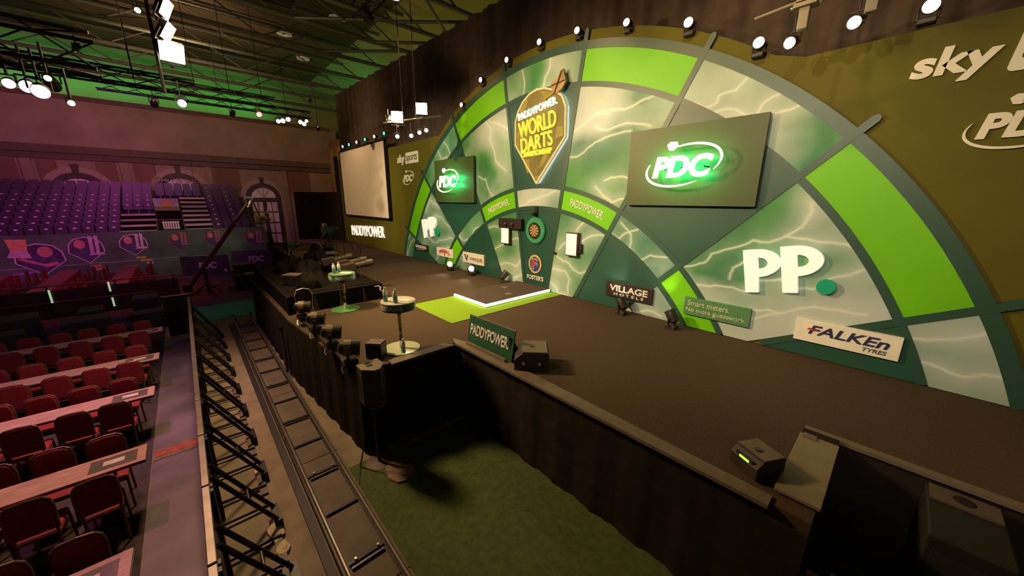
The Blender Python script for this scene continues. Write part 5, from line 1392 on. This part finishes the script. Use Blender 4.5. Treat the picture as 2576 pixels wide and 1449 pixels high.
MB().path([(.05, 1.9, 2.9), (.05, 2.2, 2.82), (.05, 2.55, 3.05)], .03).build('cable', m_gunmetal, t)
MB().cbox((0, -.62, .4), (.3, .3, .3)).build('counterweight', m_blackmetal, t, bevel=0.02)

# ------------------------------------------------------------------ far stand
XF = -19.0
gs = thing('grandstand', 'stepped dark stand with stairs along the far wall', 'stand', (XF, -9.5, F))
m_tier = mat('stand_tier', (0.05, 0.03, 0.05), 0.7, namt=0.2)
ROWS = 9
rowx = lambda i: -0.40 - 0.62 * i
rowz = lambda i: 1.95 + 0.26 * i
srz = lambda i: 2.30 + 0.26 * i
for i in range(ROWS):
    for y0, y1 in ((-6.5, -0.32), (3.35, 5.4)) if i < 7 else ((-6.5, 5.4),):
        MB().box(rowx(i) - .62 if i < ROWS - 1 else rowx(i) - .7, rowx(i) + .25, y0, y1, rowz(i) - .26, rowz(i)).build('tier', m_tier, gs)
for i in (4, 5, 6): MB().box(rowx(i) - .62, rowx(i) + .25, -.3, 1.02, rowz(i) - .26, rowz(i)).build('tier', m_tier, gs)
m_plank = mat('stair_plank', (0.42, 0.33, 0.32), 0.6, namt=0.1)
for i in range(4): MB().box(rowx(i) - .1, rowx(i) + .22, -.28, 1.02, srz(i) - .10, srz(i)).build('stair_plank', m_plank, gs); MB().box(rowx(i) - .12, rowx(i) - .1, -.28, 1.02, srz(i) - .3, srz(i) - .05).build('stair_riser', m_black, gs)
for i in range(8):
    z = srz(0) + .24 * i; x = rowx(0) - .5 * i
    MB().box(x - .12, x + .16, 2.14, 3.3, z - .12, z).build('stair_plank', m_plank, gs)
    MB().box(x - .14, x - .12, 2.14, 3.3, z - .26, z - .05).build('stair_riser', m_black, gs)
for y in (-.31, 1.04, 2.11, 3.33):
    MB().prism([(rowx(0) + .25, 2.0), (rowx(0) + .25, 2.35), (rowx(7), rowz(7) + .1), (rowx(7), 2.0)], y - .02, y + .02).build('side_wall', mat('stand_side', (0.12, 0.08, 0.09), 0.7), gs)
MB().box(-2.3, -2.2, 1.06, 2.09, 2.0, 3.2).build('doorway_dark', m_black, gs)
MB().tube((.05, -.3, 2.82), (.05, 2.12, 2.82), .02).build('front_rail', rm, gs)
t = thing('printed_banner', 'small printed banner over the doorway in the far stand', 'banner', (XF - 1.6, -8.42 + 0.48, F + 3.25))
MB().box(-.03, .03, -.5, .5, 0, .65).build('banner_cloth', mat('banner_sky', (0.30, 0.30, 0.36), 0.6, nscale=3, namt=0.3), t)
MB().box(.031, .035, -.5, .5, 0, .22).build('banner_grass', mat('banner_olive', (0.16, 0.15, 0.05), 0.6), t)
MB().prism([(-.18, .24), (.2, .2), (.24, .45), (.05, .56), (-.2, .46)], -.004, 0).xf(Matrix.Translation((.031, 0, 0)) @ Matrix.Rotation(PI / 2, 4, 'Z')).build('banner_patch', mat('banner_orange', (0.5, 0.25, 0.06), 0.6), t)
t = thing('white_crate', 'small white slatted crate at the foot of the stand doorway', 'crate', (XF - 0.35, -7.9, F + 2.3))
for q in range(7): MB().box(-.12, -.08, -.32 + q * .095, -.26 + q * .095, 0.0, .42).build('slat', m_white, t)
MB().box(-.14, -.12, -.33, .33, 0.02, .08).build('rail', m_white, t); MB().box(-.14, -.12, -.33, .33, .34, .4).build('rail', m_white, t)
# tip-up seats
m_seat = mat('seat_plastic', (0.05, 0.032, 0.06), 0.35, namt=0.15)
sm = MB()
sm.prism([(-.19, .40), (.19, .40), (.19, .74), (.15, .80), (-.15, .80), (-.19, .74)], .16, .20)
sm.box(-.19, .19, .02, .15, .30, .62)
sm.box(-.03, .03, .0, .2, 0, .42)
seat_me = sm.mesh('stand_seat')
seat_me.materials.append(m_seat)
num = mat('seat_number', (0.85, 0.8, 0.82), 0.3)
nb = MB().box(-.05, .05, .005, .018, .52, .57).mesh('number_plate'); nb.materials.append(num)
def seat(x, y, z, lb, plate):
    o = bpy.data.objects.new('stand_seat', seat_me); COL.objects.link(o)
    o.location = (x, y, z); o.rotation_euler = (0, 0, PI / 2)
    tag(o, lb, 'seat', 'seats of the far stand')
    if plate:
        p = bpy.data.objects.new('number_plate', nb); COL.objects.link(p); p.parent = o
for i in range(ROWS):
    z = F + rowz(i); x = XF + rowx(i)
    for q in range(12):
        seat(x, -9.98 - .42 * q, z, 'dark seat in the left stand block, %s row up, %s from the stairs' % (ORD[i], ORD[q]), i < 7)
    if i >= 4:
        for q in range(3): seat(x, -8.72 - .40 * q, z, 'dark seat above the short stairs, %s row up, %s from the doorway' % (ORD[i], ORD[q]), i < 7)
    if i >= 7:
        for q in range(5): seat(x, -6.5 - .42 * q, z, 'dark seat over the stand doorway, %s row up, %s from the right' % (ORD[i], ORD[q]), False)
    for q in range(4):
        seat(x, -5.95 + .42 * q, z, 'dark seat in the right stand block, %s row up, %s from the stairs' % (ORD[i], ORD[q]), q % 2 == 0)

# fascia banner with printed shields
fb = thing('fascia_banner', 'long dark green printed banner along the foot of the far stand', 'banner', (XF + 0.28, -9.5, F))
MB().box(-.05, .0, -6.5, 5.6, 0.01, 2.30).build('banner_cloth', mat('banner_green', (0.055, 0.115, 0.06), 0.6, nscale=0.9, namt=0.4), fb)
MB().box(.0, .006, -6.5, 3.0, .86, .88).build('banner_line', mat('line_pale', (0.4, 0.35, 0.4), 0.5), fb)
tox = Matrix.Rotation(PI / 2, 4, 'Z')
skin = mat('print_skin', (0.48, 0.22, 0.16), 0.6, namt=0.2); shirt = mat('print_shirt', (0.06, 0.045, 0.10), 0.6, namt=0.3); silver = mat('print_silver', (0.48, 0.40, 0.42), 0.5, namt=0.2); edge = mat('print_edge', (0.52, 0.46, 0.5), 0.5); gold = mat('print_gold', (0.45, 0.33, 0.08), 0.6)
shs = [(-12.35, -0.18, 1.45, 1.45, 0), (-10.95, 0.12, 1.15, 1.25, 1), (-9.40, 0.25, 1.0, 1.05, 1), (-7.72, 0.30, .85, .95, 2), (-6.3, 0.35, .8, .9, 2), (-4.45, 0.20, .95, 1.0, 2)]
for k, (y, z, w, h, ty) in enumerate(shs):
    T_ = Matrix.Translation((0.002, y + 9.5, z - F)) @ tox
    shp = [(0, -.5), (.5, -.08), (.46, .22), (.3, .42), (0, .5), (-.3, .42), (-.46, .22), (-.5, -.08)]
    s1 = [(a * w, b * h) for a, b in shp]; s2 = [(a * w * .93, b * h * .93) for a, b in shp]
    p = MB().strip(s1, s2, -.012, 0, closed=True).xf(T_).build('shield_outline', edge if ty < 2 else mat('print_edge_dim', (0.22, 0.13, 0.12), 0.6), fb)
    MB().prism(s2, -.006, 0).xf(T_).build('shield_field', mat('shield_dark', (0.05, 0.03, 0.06), 0.6) if ty < 2 else mat('shield_red', (0.14, 0.04, 0.035), 0.6, namt=0.4), p)
    MB().prism([(-.36 * w, -.1 * h), (.0, -.42 * h), (.36 * w, -.1 * h), (.25 * w, .12 * h), (-.25 * w, .12 * h)], -.014, -.006).xf(T_).build('printed_torso', shirt, p)
    hx = .12 * w if ty == 0 else -.16 * w
    MB().prism([(hx + .15 * w * math.sin(2 * PI * q / 14), .22 * h + .17 * h * math.cos(2 * PI * q / 14)) for q in range(14)], -.018, -.006).xf(T_).build('printed_head', skin, p)
    if ty == 0:
        MB().prism([(-.5 * w, .30 * h), (-.2 * w, .28 * h), (-.16 * w, .62 * h), (-.55 * w, .64 * h)], -.022, -.006).xf(T_).build('printed_trophy', mat('print_trophy_gold', (0.62, 0.33, 0.14), 0.5), p)
        MB().prism([(-.6 * w, .10 * h), (-.15 * w, .05 * h), (-.2 * w, .28 * h), (-.5 * w, .30 * h)], -.022, -.006).xf(T_).build('printed_trophy', silver, p)
        MB().prism([(-.42 * w, .02 * h), (.1 * w, -.25 * h), (.35 * w, -.18 * h), (.3 * w, -.1 * h), (.05 * w, -.15 * h), (-.38 * w, .1 * h)], -.022, -.006).xf(T_).build('printed_arm', skin, p)
    else:
        x0 = .22 * w
        for dx in (-.09, .07):
            MB().prism([(x0 + dx * w - .05 * w, -.12 * h), (x0 + dx * w + .05 * w, -.12 * h), (x0 + dx * w + .09 * w, .5 * h), (x0 + dx * w - .02 * w, .52 * h)], -.022, -.006).xf(T_).build('printed_trophy', silver if ty == 1 else mat('print_silver_dim', (0.30, 0.17, 0.15), 0.5), p)
        MB().prism([(x0 - .2 * w, -.2 * h), (x0 + .28 * w, -.2 * h), (x0 + .2 * w, -.12 * h), (x0 - .12 * w, -.12 * h)], -.022, -.006).xf(T_).build('printed_plinth', silver if ty == 1 else mat('print_silver_dim', (0.30, 0.17, 0.15), 0.5), p)
    if ty < 2:
        for r_, (dx, ww) in enumerate(((.15, .34), (.32, .42), (.42, .26))):
            zz = -.62 * h - r_ * .15
            if k == 0 and r_ == 0:
                o = link('name_lettering', text_mesh('GARY', .42, .13, .01, .03), gold, fb); o.matrix_world = Matrix.Translation((0.006, y, z + zz)) @ tox if False else Matrix.Identity(4)
                o.location = (0.008, y + 9.5 + .0, z - F + zz); o.rotation_euler = (0, 0, PI / 2)
            else:
                MB().box(dx - ww / 2, dx + ww / 2, -.006, 0, zz - .05, zz + .05).xf(T_).build('name_bar', gold if r_ < 2 else silver, fb)
MB().prism([(-2.9, .55), (-1.4, .72), (-1.3, .66), (-2.9, .40)], -.006, 0).xf(Matrix.Translation((0, -9.5 + 9.5 - 1.8, 0)) @ tox).build('violet_streak', mat('streak_violet', (0.30, 0.15, 0.40), 0.5), fb)  # violet streak across the banner cloth

# ------------------------------------------------------------------ lighting trusses over the hall and their lamps
def box_truss(p0, p1, label, w=0.3):
    t = thing('lighting_truss', label, 'truss', p0, 0, 'lighting trusses')
    d = Vector(p1) - Vector(p0); L = d.length; u = d.normalized()
    a = u.cross(Vector((0, 0, 1))).normalized(); b = u.cross(a)
    cs = [a * (sx * w / 2) + b * (sz * w / 2) for sx, sz in ((-1, -1), (1, -1), (1, 1), (-1, 1))]
    for c in cs: MB().tube(c, c + d, .025, n=6).build('chord', m_blackmetal, t)
    nn = int(L / .6); mb = MB()
    for q in range(nn):
        for i_ in range(4):
            MBp = cs[i_] + u * (q * L / nn); MBq = cs[(i_ + 1) % 4] + u * ((q + 1) * L / nn)
            mb.tube(MBp, MBq, .012, n=5)
    mb.build('lacing', m_blackmetal, t, kind='stuff')
    for q in (0.15, 0.5, 0.85):
        MB().tube(u * (q * L), u * (q * L) + Vector((0, 0, 9.0 - p0[2])), .01, n=5).build('hoist_wire', m_black, t)
    return t
box_truss((-1.06, -14.0, 4.42), (-1.06, -7.9, 4.42), 'dark lighting truss with pink lamps at the upper left', 0.44)
box_truss((-9.56, -6.8, 5.95), (-9.56, -4.2, 5.95), 'short dark truss carrying the single red lamp', 0.3)
box_truss((-1.75, -7.25, 7.2), (-1.75, -7.25, 4.2), 'dark vertical truss carrying the stacked square floods', 0.28)
box_truss((-6.0, -14.0, 5.25), (-6.0, -6.6, 5.25), 'dark lighting truss with a violet lamp at its end', 0.3)
box_truss((-14.2, -9.0, 6.6), (-14.2, -1.8, 6.6), 'far lighting truss with tiny red and white lamps', 0.3)
box_truss((-3.9, -5.4, 7.2), (-3.9, -4.6, 7.2), 'short pale truss end hanging at the top of the picture', 0.35)
# worn mat across the aisle
t = thing('aisle_mat', 'worn red-brown mat strip across the aisle by the barrier', 'mat', (-0.22, -7.97, F + 0.012))
MB().box(-.16, .16, -.30, .28, 0, .008).build('mat_body', mat('aisle_mat_tan', (0.16, 0.10, 0.06), 0.8, nscale=8, namt=0.4), t)
MB().box(-.08, .06, -.28, .27, .0085, .012).build('red_band', mat('aisle_mat_red', (0.30, 0.06, 0.04), 0.8, nscale=10, namt=0.3), t)
# lamps on the hall trusses
LN = lambda nm, c, s: mat(nm, (0.8, 0.8, 0.8), 0.2, emit=c, estr=s, namt=0.02)
pinkl = LN('pink_lens', (1.0, 0.45, 0.75), 4); viol = LN('violet_lens', (0.85, 0.6, 1.0), 5); redl = LN('red_lens', (1.0, 0.12, 0.10), 4)
lil = LN('lilac_lens', (0.75, 0.3, 1.0), 2.2)
PK = (1.0, 0.22, 0.42); VI = (0.62, 0.16, 0.85); RD = (1.0, 0.06, 0.06)
aimc = Vector((0.95, 0.1, -0.42))
par_lamp((-1.29, -8.76, 3.96), aimc, 0.5, 'pink lamp on the upper left truss, leftmost of the bright three', pinkl, 'coloured truss lamps', 420, PK, 95, (0.5, -10.5, -1.4))
par_lamp((-1.02, -8.57, 3.91), aimc, 0.6, 'violet-white lamp on the upper left truss, middle of the bright three', viol, 'coloured truss lamps', 420, (0.9, 0.3, 0.9), 95, (-3.0, -9.5, -1.4))
par_lamp((-0.85, -8.45, 3.84), aimc, 0.7, 'pink lamp on the upper left truss, largest of the bright three', pinkl, 'coloured truss lamps')
par_lamp((-0.84, -8.36, 4.00), aimc, 0.3, 'small white lamp beside the largest pink lamp', m_warmlens, 'coloured truss lamps')
par_lamp((-0.89, -8.22, 3.74), aimc, 0.3, 'small white lamp lowest on the upper left truss', m_warmlens, 'coloured truss lamps')
par_lamp((-5.82, -6.93, 4.85), (0.9, 0.05, -0.45), 0.75, 'single lilac lamp hung in the middle of the hall', lil, 'coloured truss lamps', 500, VI, 120, (-19, -11, 1.0))
par_lamp((-9.56, -4.74, 5.52), (0.9, 0.0, -0.5), 0.75, 'single red lamp over the far hall', redl, 'coloured truss lamps', 1100, RD, 60, (-15, -11, -1.4))
for k, (u, nm, mm, sc_) in enumerate([((-14.34, -3.24, 6.17), 'pink lamp on the far truss, leftmost', pinkl, .8), ((-14.29, -3.06, 6.21), 'violet lamp on the far truss beside the pink one', viol, .9), ((-14.23, -2.84, 6.30), 'pink lamp on the far truss, right of the violet one', pinkl, .9), ((-14.13, -2.34, 6.23), 'warm lamp on the far truss, left of the last three', m_warmlens, .8), ((-14.11, -2.19, 6.16), 'warm lamp on the far truss, lowest of the last three', m_warmlens, .8), ((-14.05, -2.08, 6.30), 'warm lamp on the far truss, right end', m_warmlens, .6)]):
    par_lamp(u, (0.9, -0.1, -0.3), sc_, nm, mm, 'far truss lamps', pole=0.2)
# washes for the stand and the far wall, hung from the middle truss
par_lamp((-6.0, -11.5, 4.9), (-1, 0, -0.3), 1.0, 'magenta wash lamp on the middle truss aimed at the stand', pinkl, 'coloured truss lamps', 2300, (0.85, 0.10, 0.50), 58, (-23, -14.2, 2.9))
par_lamp((-6.0, -9.0, 4.9), (-1, 0, -0.3), 1.0, 'violet wash lamp on the middle truss aimed at the seats', viol, 'coloured truss lamps', 1000, (0.5, 0.10, 0.75), 75, (-21, -10.8, 1.8))
par_lamp((-14.2, -7.5, 6.2), (-1, 0, -0.3), 1.0, 'dull red wash lamp on the far truss aimed at the windows', redl, 'coloured truss lamps', 420, (1.0, 0.36, 0.22), 130, (-26, -7.0, 4.2))
par_lamp((-17.6, -0.6, 6.6), (-1, 0.3, -0.4), 0.8, 'amber wash lamp aimed at the ochre corner wall', m_warmlens, 'coloured truss lamps', 130, (1.0, 0.55, 0.12), 50, (-23.0, 2.3, 4.4), pole=2.2)
# square floods on the vertical truss
blinder((-1.72, -7.06, 4.84), (0.9, 0.1, -0.55), 0.6, 'lowest square flood of the vertical truss, facing the camera', 1300, WARM, 140, (2.5, -6.4, -1.4))
blinder((-1.68, -7.06, 5.12), (0.3, 0.9, -0.55), 0.55, 'middle square flood of the vertical truss, seen from the side', 900, WARM, 100, (-1.0, 0.0, 1.0))
blinder((-1.56, -7.03, 5.42), (0.3, 0.9, -0.45), 0.55, 'upper square flood of the vertical truss, seen from the side', 900, WARM, 100, (2.5, 0.0, 1.5))
par_lamp((-1.11, -7.37, 5.15), aimc, 0.3, 'small warm lamp beside the stacked floods', m_warmlens, 'coloured truss lamps')
# front-of-house truss above the audience with the stage key lamps
box_truss((-9.0, -10.4, 6.6), (11.0, -10.4, 6.6), 'front lighting truss above the audience', 0.34)
for k, (x, tx, tz, pw, c, an) in enumerate([(-3.5, -6.6, 2.4, 3000, SOFT, 46), (0.0, 0.5, 2.0, 1250, SOFT, 50), (3.5, 4.0, 2.2, 1250, SOFT, 50), (7.0, 7.5, 2.0, 1150, SOFT, 46), (-8.0, -12.4, 2.2, 2300, WARM, 50)]):
    par_lamp((x, -10.4, 6.2), Vector((tx, 0, tz)) - Vector((x, -10.4, 6.2)), 1.1, 'warm key lamp on the front truss, %s from the left' % ORD[k], m_warmlens, 'key lamps on the front truss', pw, c, an, (tx, 0, tz))
# warm lamps on the stage truss that graze the top of the backdrop
box_truss((-4.0, -3.0, 7.4), (8.0, -3.0, 7.4), 'stage lighting truss above the arch', 0.3)
for k, (x, tx, tz, pw, an) in enumerate([(4.6, 4.5, 4.4, 240, 75), (0.6, 0.7, 4.8, 200, 75), (-3.4, -3.2, 4.6, 260, 75)]):
    par_lamp((x, -3.0, 7.1), Vector((tx, 0, tz)) - Vector((x, -3.0, 7.1)), 1.0, 'amber lamp on the stage truss, %s from the right' % ORD[k], m_warmlens, 'amber lamps on the stage truss', pw, WARM, an, (tx, 0, tz))
par_lamp((-1.8, -3.0, 7.1), (-0.1, -0.1, -1), 1.0, 'amber lamp on the stage truss aimed down at the stage floor', m_warmlens, 'amber lamps on the stage truss', 720, WARM, 75, (-2.4, -2.6, 0))
# unseen warm lamps added in place of haze on the roof and drape
for k, (p, tg, pw, an, lb) in enumerate([((-13.9, -6.5, 6.95), (-20.0, -6.0, 10.6), 800, 150, 'added warm fill lamp on the far truss aimed up at the roof'), ((-6.0, -8.5, 5.7), (-9.0, -7.0, 10.6), 420, 140, 'added warm fill lamp on the middle truss aimed up at the roof'), ((-3.5, -2.6, 4.75), (-6.5, 0.5, 7.4), 150, 130, 'added warm fill lamp on the flood bar aimed up at the drape'), ((-12.5, -2.2, 6.9), (-13.5, 0.5, 6.6), 130, 140, 'added warm fill lamp on the far truss aimed at the drape')]):
    par_lamp(p, Vector(tg) - Vector(p), 0.5, lb, m_warmlens, 'added warm lamps', pw, WARM, an, tg, pole=0.15)
par_lamp((-14.2, -5.0, 6.2), (-1, -0.3, -1.2), 0.8, 'added warm lamp on the far truss aimed at the banner', m_warmlens, 'added warm lamps', 420, (1.0, 0.75, 0.4), 42, (-19, -7.4, 0.0))  # unseen lamp added to warm the tone of the banner
par_lamp((0.6, -7.4, 6.8), (3.0, 7.4, -2.2), 1.1, 'amber lamp high over the pit aimed at the upper right of the arch', m_warmlens, 'amber lamps on the stage truss', 700, (1.0, 0.60, 0.26), 40, (3.75, 0.0, 4.6), pole=2.0)
